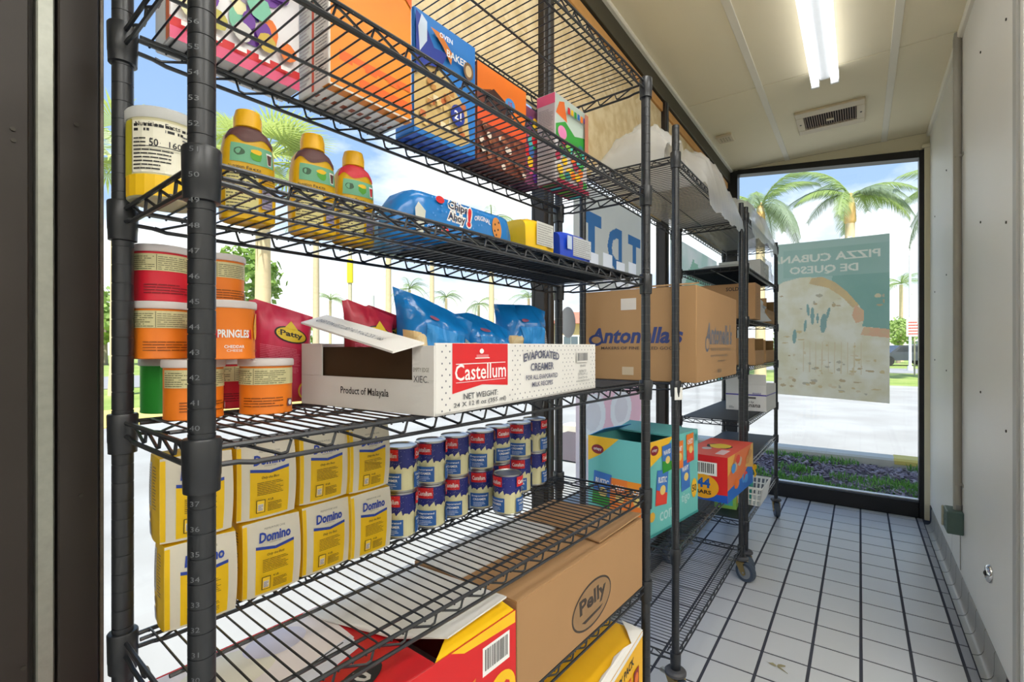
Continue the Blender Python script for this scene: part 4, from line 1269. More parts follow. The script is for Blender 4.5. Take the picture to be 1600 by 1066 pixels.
pw, pd, ph = .565, .295, .186
o = thing('kraft_carton', 'brown kraft carton with an oval Pelly mark', 'box', W1(.526, -.002, ZE + DK), A1)
carton_body('carton', pw, pd, ph, KRAFTL, o)
rot_flap([(.0, .0, ph + .0035), (pw, .0, ph + .0035), (pw, .135, ph + .006), (.0, .135, ph + .006)], KRAFTL, o)
rot_flap([(.33, .006, ph + .011), (pw - .005, .0, ph + .020), (pw - .02, .20, ph + .010), (.36, .20, ph + .0095)], KRAFTL, o)
rot_flap([(.0, .15, ph + .0035), (.36, .15, ph + .0035), (.34, .290, ph + .006), (.0, .290, ph + .0065)], mat('white_lined_flap', (222, 220, 216), rough=.8), o)
p = Print(f_front(pw, pd, ph))
INK2 = ink((66, 56, 48))
p.ell(.285, .070, .092, .052, INK2, 40, .10); p.ell(.285, .070, .087, .047, ink((150, 118, 82)), 40, .10)
p.text('Pelly', .288, .078, .045, INK2, bold=.035, width=.125, ang=.08); p.poly([(.235, .043), (.335, .050), (.32, .043), (.25, .036)], INK2)
p.build('print', o)
# ---- lowest shelf of the near unit
yw, yd, yh = .42, .26, .205
o = thing('snack_carton', 'yellow variety pack carton with torn white edge on the lowest shelf', 'box', W1(.66, -.055, ZF + DK), A1 + .11)
carton_body('carton', yw, yd, yh, ink((244, 186, 22)), o)
q = MB()
zz = [(.02 + .04 * i, .012 + random.uniform(-.008, .02), yh + .0035 + random.uniform(0, .012)) for i in range(10)]
rot_flap([(0.0, .0, yh + .0035)] + [(yw, .0, yh + .0035), (yw, .06, yh + .012)] + zz[::-1], WHITEB, o, 'torn_edge', .002)
p = Print(f_front(yw, yd, yh))
p.rect(0, yh - .012, yw, yh, WHITE)
p.text('VARIETY PACK', .245, yh - .042, .022, BLACK, bold=.03, width=.20, ang=.03)
p.ell(.10, yh - .055, .05, .026, RED); p.text('Crispers', .10, yh - .055, .018, WHITE, bold=.02, width=.075)
for k in range(4):
    p.rect(.165 + k * .058, .03, .205 + k * .058, yh - .070, [RED, BLACK, ORANGE, ink((150, 30, 30))][k]); p.ell(.185 + k * .058, .11, .014, .016, [YEL, RED, YEL, ORANGE][k]); p.lines(.170 + k * .058, .04, .20 + k * .058, .07, 3, YEL)
p.build('print', o)

# ================================================================== GOODS, MIDDLE UNIT
zs2 = 1.108 + DK
o = thing('kraft_carton', 'big kraft carton with blue script name on the middle unit', 'box', (-.455, 1.722, zs2), PI / 2 + .0)
aw, ad, ah = .66, .43, .338
carton_body('carton', aw, ad, ah, KRAFT, o, .003)
SCRIPT = ink((46, 62, 118)); SCR2 = ink((96, 98, 110))
p = Print(f_left(aw, ad, ah))
p.text('Antonella\'s', .205, .168, .062, SCRIPT, bold=.035, shear=.22, width=.36)
p.ell(.052, .150, .030, .022, SCRIPT); p.ell(.054, .151, .020, .013, ink((172, 134, 92)))
p.cut('name_print', o)
p.text('MAKERS OF FINE BAKED GOODS', .225, .120, .011, ink((60, 56, 60)), bold=.01, width=.30)
p.cut('tagline_print', o)
p.rect(.155, .262, .215, .305, ink((214, 206, 196))); p.cut('label_patch', o); p.rect(.16, .02, .205, .05, ink((196, 178, 150)))
p.build('label_patch', o)
p = Print(f_front(aw, ad, ah))
p.text('Antonella\'s', .34, .175, .085, SCR2, bold=.035, shear=.2, width=.44)
p.ell(.14, .135, .028, .03, SCR2); p.ell(.142, .136, .02, .02, ink((172, 134, 92)))
p.cut('name_print', o)
p.text('MAKERS OF FINE BAKED GOODS', .36, .115, .012, ink((120, 110, 100)), width=.34); p.text('8450 SW 39TH STREET MIAMI FLORIDA', .33, .090, .009, ink((120, 110, 100)), width=.28); p.text('antonellas.com', .36, .070, .008, ink((90, 80, 76)), width=.12)
p.cut('tagline_print', o)
p.text('BB17A', .33, .03, .015, ink((120, 110, 100)), width=.07)
p.build('print', o)
rot_flap([(.0, .006, ah + .005), (.0, ad, ah + .005), (.10, ad - .01, ah + .022), (.11, .02, ah + .022)], KRAFT, o)

TEALM = mat('teal_carton', (112, 200, 196), rough=.4, var=.03, scale=8)
tw, td, th_ = .44, .255, .352
o = thing('chip_multipack', 'teal chip multipack carton with open slot in its top', 'box', (-.628, 1.712, .53 + DK), PI / 2 - .15)
q = MB(); q.bbox(0, tw, 0, .003, 0, th_, TEALM, .0008); q.bbox(0, tw, td - .003, td, 0, th_, TEALM, .0008); q.bbox(0, .003, .003, td - .003, 0, th_, TEALM, .0008); q.bbox(tw - .003, tw, .003, td - .003, 0, th_, TEALM, .0008); q.box(0, tw, 0, td, 0, .003, GREYB)
q.bbox(.20, tw - .003, .003, td - .003, th_ - .004, th_, TEALM, .0008); q.build('carton', o)
q = MB(); q.box(.004, .20, .004, td - .004, .20, .203, mat('dark_teal_inside', (20, 70, 72), rough=.8)); q.build('inner_tray', o)
rot_flap([(.003, td - .003, th_), (.20, td - .003, th_), (.20, td - .075, th_ + .03), (.003, td - .075, th_ + .035)], SKYB, o)
rot_flap([(.20, .006, th_ + .003), (.20, td - .006, th_ + .003), (.30, td - .01, th_ + .028), (.30, .01, th_ + .028)], TEALM, o)
def pouch_print(p, u, v, a, b, ang, top, bot, word):
    R_ = lambda x, y: (u + x * math.cos(ang) - y * math.sin(ang), v + x * math.sin(ang) + y * math.cos(ang))
    p.poly([R_(-a, -b), R_(a, -b), R_(a, b), R_(-a, b)], top)
    p.poly([R_(-a, -b), R_(a, -b), R_(a, -b * .35), R_(-a, -b * .1)], bot)
    p.ell(*R_(a * .15, -b * .15), a * .5, b * .28, ink((236, 206, 120)), 14)
    p.text(word, *R_(0, b * .45), b * .35, WHITE, bold=.03, width=a * 1.5, ang=ang)
CY = ink((250, 196, 40)); CBL = ink((60, 120, 200)); COR = ink((242, 128, 40)); CRD = ink((226, 66, 50))
p = Print(f_front(tw, td, th_))
p.poly([(0, th_), (.21, th_), (.12, th_ - .06), (0, th_ - .10)], CY); p.ell(.06, th_ - .035, .03, .018, ink((140, 30, 50))); p.text('crispy', .06, th_ - .035, .014, WHITE, bold=.02)
p.cut('brand_corner', o)
p.text('con', .15, .06, .035, ink((190, 226, 226)), bold=.01); p.text('tigo', .32, .085, .045, ink((190, 226, 226)), bold=.01)
p.cut('slogan_print', o)
p.ell(.04, .075, .022, .018, ink((226, 176, 60))); p.cut('chip_picture', o); p.ell(.40, .11, .026, .040, CY); p.text('50', .40, .11, .03, BLACK, bold=.02)
p.cut('count_badge', o); p.rect(.0, .0, tw, .01, ink((60, 150, 150))); p.cut('base_line', o); p.barcode(.405, .30, .43, .34, TEALM, ink((60, 150, 150)))
p.build('print', o)
for a_ in [(.115, .17, .045, .065, -.12, CBL, CRD, 'RUSTIC'), (.155, .275, .038, .052, .05, CBL, GREEN, 'WAVES'), (.26, .27, .034, .055, 0, COR, COR, 'FLAMEY'), (.36, .285, .034, .058, .05, COR, CRD, 'CHEEZY'), (.315, .18, .040, .06, .08, CBL, CBL, 'WAVY'), (.225, .16, .03, .05, 0, GREEN, GREEN, 'SOUR')]:
    pp = Print(f_front(tw, td, th_), h0=.0022); pouch_print(pp, *a_); pp.build('pouch_picture', o)
p = Print(f_left(tw, td, th_))
p.poly([(0, th_), (td * .55, th_), (td * .22, th_ - .07), (0, th_ - .10)], CY); p.ell(.045, th_ - .05, .028, .018, ink((140, 30, 50))); p.text('crispy', .045, th_ - .05, .014, WHITE, bold=.02)
for a_ in [(.065, .15, .040, .065, -.08, CBL, GREEN, 'RUSTIC'), (.14, .14, .038, .062, 0, COR, COR, 'LAVA'), (.215, .14, .036, .062, .03, ink((246, 150, 30)), COR, 'SUN')]:
    pp = Print(f_left(tw, td, th_), h0=.0022); pouch_print(pp, *a_); pp.build('pouch_picture', o)
p.cut('brand_corner', o)
for k in range(4):
    p.ell(.05 + k * .055, .045, .02, .016, [CRD, GREEN, CBL, CY][k]); p.cut('flavour_dot', o)

bw, bd, bh = .455, .21, .205
o = thing('bar_carton', 'red and blue carton of 44 bars overhanging the middle unit', 'box', (-.481, 2.325, .53 + DK), PI / 2 - .063)
carton_body('carton', bw, bd, bh, ink((222, 66, 44)), o)
p = Print(f_left(bw, bd, bh))
p.rect(0, 0, bd, bh, RED); p.poly([(0, 0), (bd, 0), (bd, .035), (.12, .03), (0, .075)], ink((24, 84, 186)))
p.barcode(.035, .115, .165, .175, WHITE, BLACK); p.ell(.105, .062, .068, .055, ink((236, 168, 30))); p.text('44', .105, .078, .045, ink((20, 90, 180)), bold=.04); p.text('BARS', .105, .036, .018, BLACK, bold=.03, width=.07)
p.build('print', o)
p = Print(f_front(bw, bd, bh))
p.rect(0, 0, bw, bh, ink((232, 120, 60))); p.poly([(0, 0), (bw, 0), (bw, .06), (.4, .12), (.25, .07), (0, .055)], ink((28, 104, 196)))
p.poly([(0, .12), (0, bh), (.12, bh), (.06, .14)], ink((240, 176, 70))); p.poly([(.3, .11), (.42, bh), (bw, bh), (bw, .08)], ink((226, 178, 90)))
for k in range(12):
    p.blob(random.uniform(.06, bw - .06), random.uniform(.05, bh - .03), .035, .022, [ink((214, 150, 80)), SKYB, CRD, ink((200, 180, 150)), ORANGE][k % 5])
p.build('print', o)
p = Print(f_top(bw, bd, bh)); p.rect(0, 0, bw, bd, ink((232, 88, 66))); p.blob(.25, .10, .07, .055, BLACK, rnd=.6); p.blob(.25, .10, .062, .046, ink((240, 206, 50)), rnd=.6); p.ell(.16, .14, .03, .022, ink((200, 190, 190))); p.rect(.05, .03, .16, .07, ink((226, 196, 196))); p.build('print', o)

# film wrapped bags over the top of the middle and far units
def film_heap(label, loc, rot, L, D, H, seed, droop=.0, m=FILM):
    o = thing('plastic_film_bag', label, 'plastic bag', loc, rot, 'clear plastic bags on top of the shelving')
    q = MB()
    def fn(a, b):
        x = L * a; y = D * b
        env = (max(0, math.sin(PI * min(1, max(0, a)))) ** .4) * (max(0, math.sin(PI * (b * .9 + .1))) ** .45)
        z = H * env * (.78 + .30 * noise.noise((a * 4 + seed, b * 3, 1)) + .16 * noise.noise((a * 10 + seed, b * 7, 4)) + .09 * noise.noise((a * 24 + seed, b * 18, 9)))
        z = max(z, .003)
        y += .010 * noise.noise((a * 8 + seed, b * 8, 6)) * min(1, b * 6) * min(1, (1 - b) * 6)
        if droop and b < .2:
            k = 1 - b / .2
            if k < .5:
                y += (-.012 - y) * k * 2; z += (.012 - z) * (k * 2) ** 2
            else:
                kk = (k - .5) * 2
                y = -.012 - .012 * kk - .008 * abs(noise.noise((a * 14 + seed, 1, 5))); z = .012 - kk * (.012 + droop * (.55 + .6 * noise.noise((a * 5 + seed, 2, 3))))
        return (x + .012 * noise.noise((a * 8, b * 8 + seed, 3)) * min(1, a * 8) * min(1, (1 - a) * 8), y, z)
    q.grid(fn, 46, 26, m)
    q.build('film_skin', o, angle=180)
    q = MB()
    def fb(a, b):
        x, y, z = fn(a * .9 + .05, b * .74 + .22)
        return (x, y, max(.002, z * .72))
    q.grid(fb, 26, 16, mat('folded_white_plastic', (226, 226, 222), rough=.35, var=.05, sheer=.4, alpha=.6, bump=.5, bscale=30))
    q.build('inner_fold', o, angle=180)
    return o
T2 = 1.895 + DK; T3 = 1.955 + DK
film_heap('clear plastic bag heaped beside the green carton at the start of the middle unit', W2(.03, .05, T2), A2, .32, .30, .24, 3)
film_heap('long clear plastic bag drooping over the front edge of the middle unit top', W2(.37, .0, T2), A2, .71, .335, .31, 8, .16)
film_heap('clear plastic bag hanging off the far unit top against the end window', W3(.06, .0, T3), A3, .98, .335, .25, 15, .16)

# ================================================================== GOODS, FAR UNIT
def liner(label, F, A, L, D, z):
    m = MB(); m.bbox(.022, L - .022, .012, D - .012, 0, .0025, BLACKMAT, .0006)
    return tag(m.build('shelf_liner', None, F(0, 0, z + .0038), A), label, 'shelf liner', 'black shelf liners')
liner('black liner under the flat film wrapped parcel on the far unit', W3, A3, L1, D2, 1.68)
liner('black liner under the white carton with the purple line', W3, A3, L1, D2, .82)
liner('black liner on the empty shelf below the white carton of the far unit', W3, A3, L1, D2, .58)
liner('dark liner on the bottom shelf of the far unit under the white basket', W3, A3, L1, D2, .275)
film_heap('flat film parcel spread on the second shelf of the far unit', W3(.06, .03, 1.68 + .0066), A3, .57, .30, .05, 31, 0)
o = thing('film_wrapped_carton', 'white film wrapped carton at the window end of the far unit', 'box', W3(.66, .03, 1.68 + .0066), A3)
carton_body('carton', .34, .26, .13, WHITEB, o)
q = MB(); q.grid(lambda a, b: (.36 * a - .01, -.008 - .02 * abs(noise.noise((a * 5, b * 4, 2))) - .02 * (1 - b), -.0 + .15 * b + .008 * noise.noise((a * 9, b * 5, 1))), 16, 8, FILM); q.build('film', o, angle=180)
p = Print(f_left(.34, .26, .13)); p.rect(.02, .02, .10, .07, ink((190, 150, 96))); p.build('print', o)
zc = 1.39 + DK
o = thing('kraft_carton', 'kraft carton lettered SOLD BY on the third shelf of the far unit', 'box', (-.478, 3.02, zc), PI / 2)
carton_body('carton', .17, .30, .205, KRAFTL, o)
p = Print(f_left(.17, .30, .205)); p.text('SOLD BY', .20, .175, .022, BLACK, bold=.02, width=.11); p.build('print', o)
p = Print(f_front(.17, .30, .205)); p.lines(.06, .06, .08, .16, 6, BROWN); p.build('print', o)
def open_carton(label, loc, rot, w, d, h, group=None):
    o = thing('open_carton', label, 'box', loc, rot, group)
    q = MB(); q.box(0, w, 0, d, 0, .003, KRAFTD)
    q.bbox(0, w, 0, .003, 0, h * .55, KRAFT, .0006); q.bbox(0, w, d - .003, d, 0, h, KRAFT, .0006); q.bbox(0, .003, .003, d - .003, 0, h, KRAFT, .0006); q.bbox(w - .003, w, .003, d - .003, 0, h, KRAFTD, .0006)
    q.build('carton', o)
    return o
o = open_carton('open brown carton at the window end of the third shelf of the far unit', (-.50, 3.60, zc), PI / 2, .34, .26, .165)
o = thing('crumpled_paper', 'crumpled white plastic between the kraft carton and the open brown carton', 'plastic', (-.56, 3.40, zc))
q = MB(); q.grid(lambda a, b: ((.05 + .05 * (1 - b)) * (1 + .5 * noise.noise((a * 6, b * 4, 1))) * math.cos(2 * PI * a), (.05 + .05 * (1 - b)) * (1 + .5 * noise.noise((a * 6, b * 4, 4))) * math.sin(2 * PI * a), .002 + .14 * b), 18, 8, mat('white_thin_plastic', (224, 224, 222), rough=.4, sheer=.4)); q.build('sheet', o, angle=180)
zc = 1.127 + DK
open_carton('brown tray carton nearest on the fourth shelf of the far unit', (-.475, 3.00, zc), PI / 2, .30, .24, .155, 'brown tray cartons')
open_carton('brown tray carton farther along the fourth shelf of the far unit', (-.50, 3.56, zc), PI / 2, .36, .24, .15, 'brown tray cartons')
zc = .82 + .0066
o = thing('white_carton', 'white carton with a purple line and handwriting on the far unit', 'box', (-.476, 3.40, zc), PI / 2 - .05)
carton_body('carton', .30, .24, .165, WHITEB, o)
p = Print(f_left(.30, .24, .165))
p.rect(0, .098, .24, .106, ink((70, 60, 160))); p.text('FRAGILE', .185, .112, .01, ink((70, 60, 160)), bold=.02); p.rect(.095, .078, .18, .09, ink((90, 86, 84)))
p.text('solo by', .14, .056, .018, BLACK, bold=.01, shear=.2); p.text('manana', .15, .034, .018, BLACK, bold=.01, shear=.2); p.rect(.09, .008, .105, .022, BLACK); p.lines(.02, .012, .05, .03, 3, DKGREY)
p.build('print', o)
p = Print(f_front(.30, .24, .165)); p.rect(0, .098, .30, .106, ink((120, 112, 180))); p.build('print', o)
rot_flap([(0, 0, .168), (0, .24, .168), (-.02, .24, .235), (-.02, 0, .235)], WHITEB, o)
# basket and bottle on the bottom shelf
BASK = mat('white_plastic_basket', (232, 234, 234), rough=.45, var=.02)
o = thing('plastic_basket', 'white slotted plastic basket on the bottom shelf of the far unit', 'basket', W3(.30, -.035, .275 + .0066), A3)
bl, bd_, bh_ = .30, .20, .115
q = MB(); q.box(.02, bl - .02, .02, bd_ - .02, 0, .003, BASK)
q.bbox(-.005, bl + .005, -.005, .003, bh_ - .014, bh_, BASK, .002); q.bbox(-.005, bl + .005, bd_ - .003, bd_ + .005, bh_ - .014, bh_, BASK, .002); q.bbox(-.005, .003, .003, bd_ - .003, bh_ - .014, bh_, BASK, .002); q.bbox(bl - .003, bl + .005, .003, bd_ - .003, bh_ - .014, bh_, BASK, .002)
q.build('rim', o)
def bslat(x0, y0, x1, y1, wdt):
    q = MB()
    d = Vector((x1 - x0, y1 - y0, 0)).normalized()
    n = int(Vector((x1 - x0, y1 - y0, 0)).length / .024)
    cx, cy = bl / 2, bd_ / 2
    for i in range(n + 1):
        px_, py_ = x0 + (x1 - x0) * i / n, y0 + (y1 - y0) * i / n
        q.tube([(cx + (px_ - cx) * .87, cy + (py_ - cy) * .82, .002), (px_, py_, bh_ - .008)], wdt, BASK, 6)
    for k in (.3, .62):
        f = .87 + .13 * k; g_ = .82 + .18 * k
        q.tube([(cx + (x0 - cx) * f, cy + (y0 - cy) * g_, bh_ * k), (cx + (x1 - cx) * f, cy + (y1 - cy) * g_, bh_ * k)], .004, BASK, 6)
    q.build('side_wall', o)
bslat(0, 0, bl, 0, .005); bslat(0, bd_, bl, bd_, .005); bslat(0, 0, 0, bd_, .005); bslat(bl, 0, bl, bd_, .005)
o = thing('spray_bottle', 'teal spray bottle with yellow trigger standing in the white basket', 'bottle', W3(.42, .06, .275 + .0110), A3)
q = MB(); q.loft([(0, .034, .024), (.004, .037, .026), (.12, .037, .026), (.15, .03, .022), (.175, .014, .014), (.19, .013, .013)], mat('teal_bottle', (80, 190, 176), rough=.3, sheer=.3), 20); q.build('body', o)
q = MB(); q.bbox(-.016, .016, -.045, .022, .19, .222, CAPM, .006); q.tube([(0, -.03, .195), (0, -.04, .165), (0, -.034, .145)], .005, CAPM, 6); q.build('trigger_head', o)
o = thing('green_carton', 'small lime green carton on the bottom shelf of the far unit behind the middle unit', 'box', W3(.17, .08, .275 + .0066), A3 + .1)
carton_body('carton', .09, .12, .15, ink((150, 206, 90)), o)
p = Print(f_left(.09, .12, .15)); p.rect(.02, .02, .10, .06, TEAL); p.build('print', o)
p = Print(f_front(.09, .12, .15)); p.rect(.01, .03, .08, .10, YEL); p.build('print', o)

# ================================================================== SIGNS ON THE GLASS
class Sheet:
    """one printed paper sheet: a fine grid whose cells take the colour of the print"""
    def __init__(s, W, H, cell, base):
        s.W, s.H, s.c = W, H, cell
        s.nx, s.ny = int(round(W / cell)), int(round(H / cell))
        s.mats = [base]
        s.px = [[0] * s.nx for _ in range(s.ny)]
    def mi(s, m):
        if m not in s.mats: s.mats.append(m)
        return s.mats.index(m)
    def poly(s, pts, m):
        k = s.mi(m); n = len(pts)
        for j in range(max(0, int(min(p[1] for p in pts) / s.c) - 1), min(s.ny, int(max(p[1] for p in pts) / s.c) + 2)):
            y = (j + .5) * s.c; xs_ = []
            for i in range(n):
                (x0, y0), (x1, y1) = pts[i], pts[(i + 1) % n]
                if (y0 <= y) != (y1 <= y):
                    xs_.append(x0 + (y - y0) / (y1 - y0) * (x1 - x0))
            xs_.sort()
            for a, b in zip(xs_[::2], xs_[1::2]):
                for i in range(max(0, int(math.ceil(a / s.c - .5))), min(s.nx, int(math.floor(b / s.c - .5)) + 1)):
                    s.px[j][i] = k
    def rect(s, a, b, c, d, m): s.poly([(a, b), (c, b), (c, d), (a, d)], m)
    def ell(s, cu, cv, ru, rv, m, n=24, a=0.0):
        s.poly([(cu + ru * math.cos(t) * math.cos(a) - rv * math.sin(t) * math.sin(a), cv + ru * math.cos(t) * math.sin(a) + rv * math.sin(t) * math.cos(a)) for t in (2 * PI * i / n for i in range(n))], m)
    def blob(s, cu, cv, ru, rv, m, n=14, rnd=.5):
        ph = random.random() * 9
        s.poly([(cu + ru * math.cos(t) * (1 + rnd * noise.noise((math.cos(t) * 1.5 + ph, math.sin(t) * 1.5, ph))), cv + rv * math.sin(t) * (1 + rnd * noise.noise((math.cos(t) * 1.5, math.sin(t) * 1.5 + ph, ph)))) for t in (2 * PI * i / n for i in range(n))], m)
    def text(s, body, cu, cv, hgt, m, width=None, bold=0.0, mirror=False):
        vs, fs, asp = text_geo(body, bold, 0.0, 1.0)
        sx_ = (width / asp) if width else hgt
        for f in fs:
            s.poly([(cu + (-1 if mirror else 1) * vs[i][0] * sx_, cv + vs[i][1] * hgt) for i in f], m)
    def build(s, name, parent, fn):
        q = MB()
        vs = [fn(i * s.c, j * s.c) for j in range(s.ny + 1) for i in range(s.nx + 1)]
        q.v = [tuple(v) for v in vs]; q.m = list(s.mats)
        w1 = s.nx + 1
        for j in range(s.ny):
            for i in range(s.nx):
                a = j * w1 + i
                q.f.append((a, a + 1, a + w1 + 1, a + w1)); q.k.append(s.px[j][i])
        return q.build(name, parent, angle=180)

# pizza poster on the end pane, seen from behind
px0, px1, pz0, pz1 = -.575, .182, .815, 2.085
PW, PH = px1 - px0, pz1 - pz0
def pap(n, c, c2=None, sc=9): return mat('poster_' + n, c, rough=.65, rgb2=c2, var=.04, scale=sc, sheer=.6, detail=6)
def post_fn(u, v):
    a = u / PW
    low = .03 * (1 - a) ** 2 + .012 * math.sin(a * 3)
    return (px0 + u, YF + .018 - .012 * (1 - a) ** 2 * (1 - v / PH), pz0 + v + low * (1 - v / PH) - .004 * math.sin(a * 2.2))
o = thing('window_poster', 'faded green pizza poster hung inside the end window, lettering reversed', 'poster')
p = Sheet(PW, PH, .005, pap('green', (176, 198, 184), None, 4))
p.poly([(.34, .60), (PW, .45), (PW, 1.10), (.50, 1.06), (.40, .98)], pap('deep_green', (140, 176, 160), (152, 184, 168), 3))
p.rect(.06, .98, PW, PH - .06, pap('mid_green', (158, 186, 170), (166, 192, 178), 3))
PWH = pap('letter', (226, 224, 206))
p.text('PIZZA CUBANA', .33, 1.135, .066, PWH, bold=.03, width=.74, mirror=True)
p.text('DE QUESO', .335, 1.035, .072, PWH, bold=.03, width=.46, mirror=True)
CHZ = pap('cheese', (224, 212, 176), (236, 228, 206), 7)
p.poly([(0, 0), (PW, 0), (PW, .555), (.59, .575), (.60, .66), (.57, .74), (.50, .84), (.42, .925), (.33, .975), (.18, .98), (.06, .95), (0, .91)], CHZ)
p.poly([(.26, .97), (.33, .975), (.42, .925), (.50, .84), (.57, .74), (.53, .72), (.46, .81), (.37, .885), (.24, .925)], pap('crust', (222, 192, 140), (212, 184, 140), 12))
p.poly([(.545, .745), (.598, .70), (.60, .62), (.55, .60), (.525, .66)], pap('toasted', (230, 182, 146), (224, 190, 150), 14))
p.poly([(.58, .51), (PW, .49), (PW, .555), (.60, .572)], pap('toasted', (0, 0, 0)))
for (a, b, c, d, e) in [(.34, .60, .022, .078, -.08), (.265, .66, .013, .075, 0), (.37, .68, .010, .05, -.2), (.215, .58, .010, .05, -.1), (.14, .49, .014, .06, -.05), (.30, .64, .008, .04, 0), (.235, .71, .010, .05, .1)]:
    p.ell(a, b, c, d, pap('hole', (146, 172, 162)), 16, e)
SPT = [pap('spot_%d' % i, c) for i, c in enumerate([(216, 194, 146), (200, 176, 136), (222, 204, 166), (194, 182, 156)])]
for i in range(70):
    p.blob(random.uniform(.03, PW - .03), random.choice((random.uniform(.05, .36), random.uniform(.05, .30), random.uniform(.72, .86))) if i % 4 else random.uniform(.05, .55), random.uniform(.006, .026), random.uniform(.004, .014), SPT[i % 4])
    if i % 7 == 0: p.poly([(.2 + i * .006, .20), (.206 + i * .006, .20), (.208 + i * .006, .45), (.202 + i * .006, .45)], SPT[2])
p.build('paper', o, post_fn)

# letter sign and posters on the side glass
sx = XL - .026
def side_fn(y0, z0): return lambda u, v: (sx, y0 + u, z0 + v)
o = thing('window_sign', 'pale sign with large blue letters on the side window', 'sign')
p = Sheet(.90, .44, .006, pap('sign_grey', (198, 197, 190)))
LBU = pap('sign_blue', (66, 112, 160))
p.text('T', .165, .215, .22, LBU, bold=.06, width=.20); p.text('D', .415, .205, .20, LBU, bold=.05, width=.17, mirror=True); p.text('T', .66, .205, .20, LBU, bold=.05, width=.17)
for i in range(4):
    p.rect(.13 + i * .15, .03, .235 + i * .15, .15 + .02 * (i % 2), pap('sign_white', (244, 242, 244)))
p.build('paper', o, side_fn(1.76, 1.50))
o = thing('window_poster', 'pink and white poster low on the side window behind the teal carton', 'poster')
p = Sheet(.78, .38, .008, pap('pink_white', (240, 220, 224)))
p.poly([(.2, 0), (.6, 0), (.78, .3), (.78, .38), (.30, .38), (.12, .2)], pap('pink', (240, 196, 206)))
for u_ in (.16, .47):
    p.ell(u_, .27, .13, .10, pap('disc_white', (238, 236, 236))); p.ell(u_, .27, .08, .065, pap('disc_grey', (226, 220, 222)))
p.build('paper', o, side_fn(1.78, .66))
o = thing('window_poster', 'green and white poster high on the far side window behind the film bags', 'poster')
p = Sheet(1.2, .78, .02, pap('pale_green', (190, 214, 202), (230, 232, 228), 3.5)); p.poly([(.1, .3), (.5, .7), (1.0, .6), (.9, .35)], pap('leaf_green', (150, 190, 168))); p.build('paper', o, side_fn(3.0, 1.15))
o = thing('window_poster', 'small teal poster on the far side window at the fourth shelf', 'poster')
p = Sheet(.22, .5, .02, pap('teal', (134, 200, 194))); p.rect(.04, .06, .18, .2, pap('sign_white', (0, 0, 0))); p.build('paper', o, side_fn(4.24, .95))
o = thing('window_sticker', 'round grey sticker on the side window above the creamer carton', 'sticker')
q = MB(); q.tube([(sx, 1.715, 1.335), (sx + .001, 1.715, 1.335)], .062, mat('grey_sticker', (204, 208, 212), rough=.6, var=.03, sheer=.5), 32); q.build('disc', o)

# ================================================================== OUTSIDE
CONC = mat('pavement_concrete', (168, 168, 166), rough=.9, rgb2=(154, 153, 150), scale=.9, detail=7, bump=.2, bscale=30)  # the concrete's own grey, mottled at random
GRASSM = mat('lawn_ground', (126, 150, 66), rough=.95, rgb2=(154, 166, 92), scale=.8, detail=6)
ROADM = mat('asphalt_road', (150, 150, 152), rough=.95, var=.06, scale=.6)
m = MB(); m.box(-90, 60, -40, 140, -.3, -.06, GRASSM); struct('ground', m, smooth=False)
m = MB(); m.box(-9.5, XL - .1, -12, 20, -.059, -.03, CONC); m.box(XL - .1, 14, 6.55, 20, -.059, -.03, CONC); struct('pavement', m, smooth=False)
m = MB(); m.box(-26, -18.5, -40, 90, -.059, -.035, ROADM); m.box(-18.5, 40, 30, 36, -.059, -.036, ROADM); struct('road', m, smooth=False)
m = MB(); m.bbox(-3.6, 4.0, 6.3, 6.55, -.06, .09, mat('kerb_concrete', (206, 200, 184), rough=.9, var=.08, scale=6, detail=6), .02)
m.bbox(.27, 4.01, 6.295, 6.555, .02, .095, mat('yellow_kerb_paint', (232, 206, 110), rough=.8, var=.1, scale=10), .02); struct('kerb', m)
m = MB(); m.bbox(-12, -9.5, -12, 20, -.06, -.01, mat('yellow_kerb_paint', (232, 206, 110)), .01); struct('kerb_strip', m)
# planting bed outside the end window: soil, mulch chips, grass tufts
m = MB(); m.grid(lambda a, b: (-3.5 + 7.4 * a, 4.68 + 1.62 * b, -.01 + .03 * noise.noise((a * 9, b * 3, 2))), 40, 14, mat('dark_soil', (84, 74, 78), rough=1.0, var=.2, scale=20)); struct('planting_bed', m)
q = MB()
MU = [mat('mulch_%d' % i, c, rough=.95, var=.15) for i, c in enumerate([(120, 104, 112), (146, 132, 138), (92, 78, 84), (170, 158, 160)])]
rnd = random.Random(5)
for i in range(5200):
    x, y = rnd.uniform(-1.7, 1.3), rnd.uniform(4.70, 6.28)
    a = rnd.uniform(0, 2 * PI); L = rnd.uniform(.012, .035); W = rnd.uniform(.005, .012); zz = .012 + .03 * noise.noise(((x + 3.5) / 7.4 * 9, (y - 4.68) / 1.62 * 3, 2)) + rnd.uniform(0, .012)
    d = Vector((math.cos(a) * L, math.sin(a) * L, rnd.uniform(-.3, .6) * L)); e = Vector((-math.sin(a) * W, math.cos(a) * W, rnd.uniform(-.5, .5) * W)); c = Vector((x, y, zz)); t3 = Vector((0, 0, .006))
    q.add([c - d - e, c + d - e, c + d + e, c - d + e, c + t3], [(0, 1, 4), (1, 2, 4), (2, 3, 4), (3, 0, 4)], MU[i % 4])
tag(q.build('mulch', smooth=False), 'grey brown wood mulch in the bed outside the end window', 'mulch', kind='stuff')
q = MB()
GR = [mat('grass_%d' % i, c, rough=.8, var=.1, sheer=.3) for i, c in enumerate([(104, 158, 62), (128, 180, 74), (84, 136, 52)])]
cl = [(rnd.uniform(-1.6, 1.2), rnd.choice((rnd.uniform(4.75, 5.25), rnd.uniform(5.1, 5.6), rnd.uniform(6.05, 6.25))), rnd.uniform(.06, .2)) for _ in range(62)]
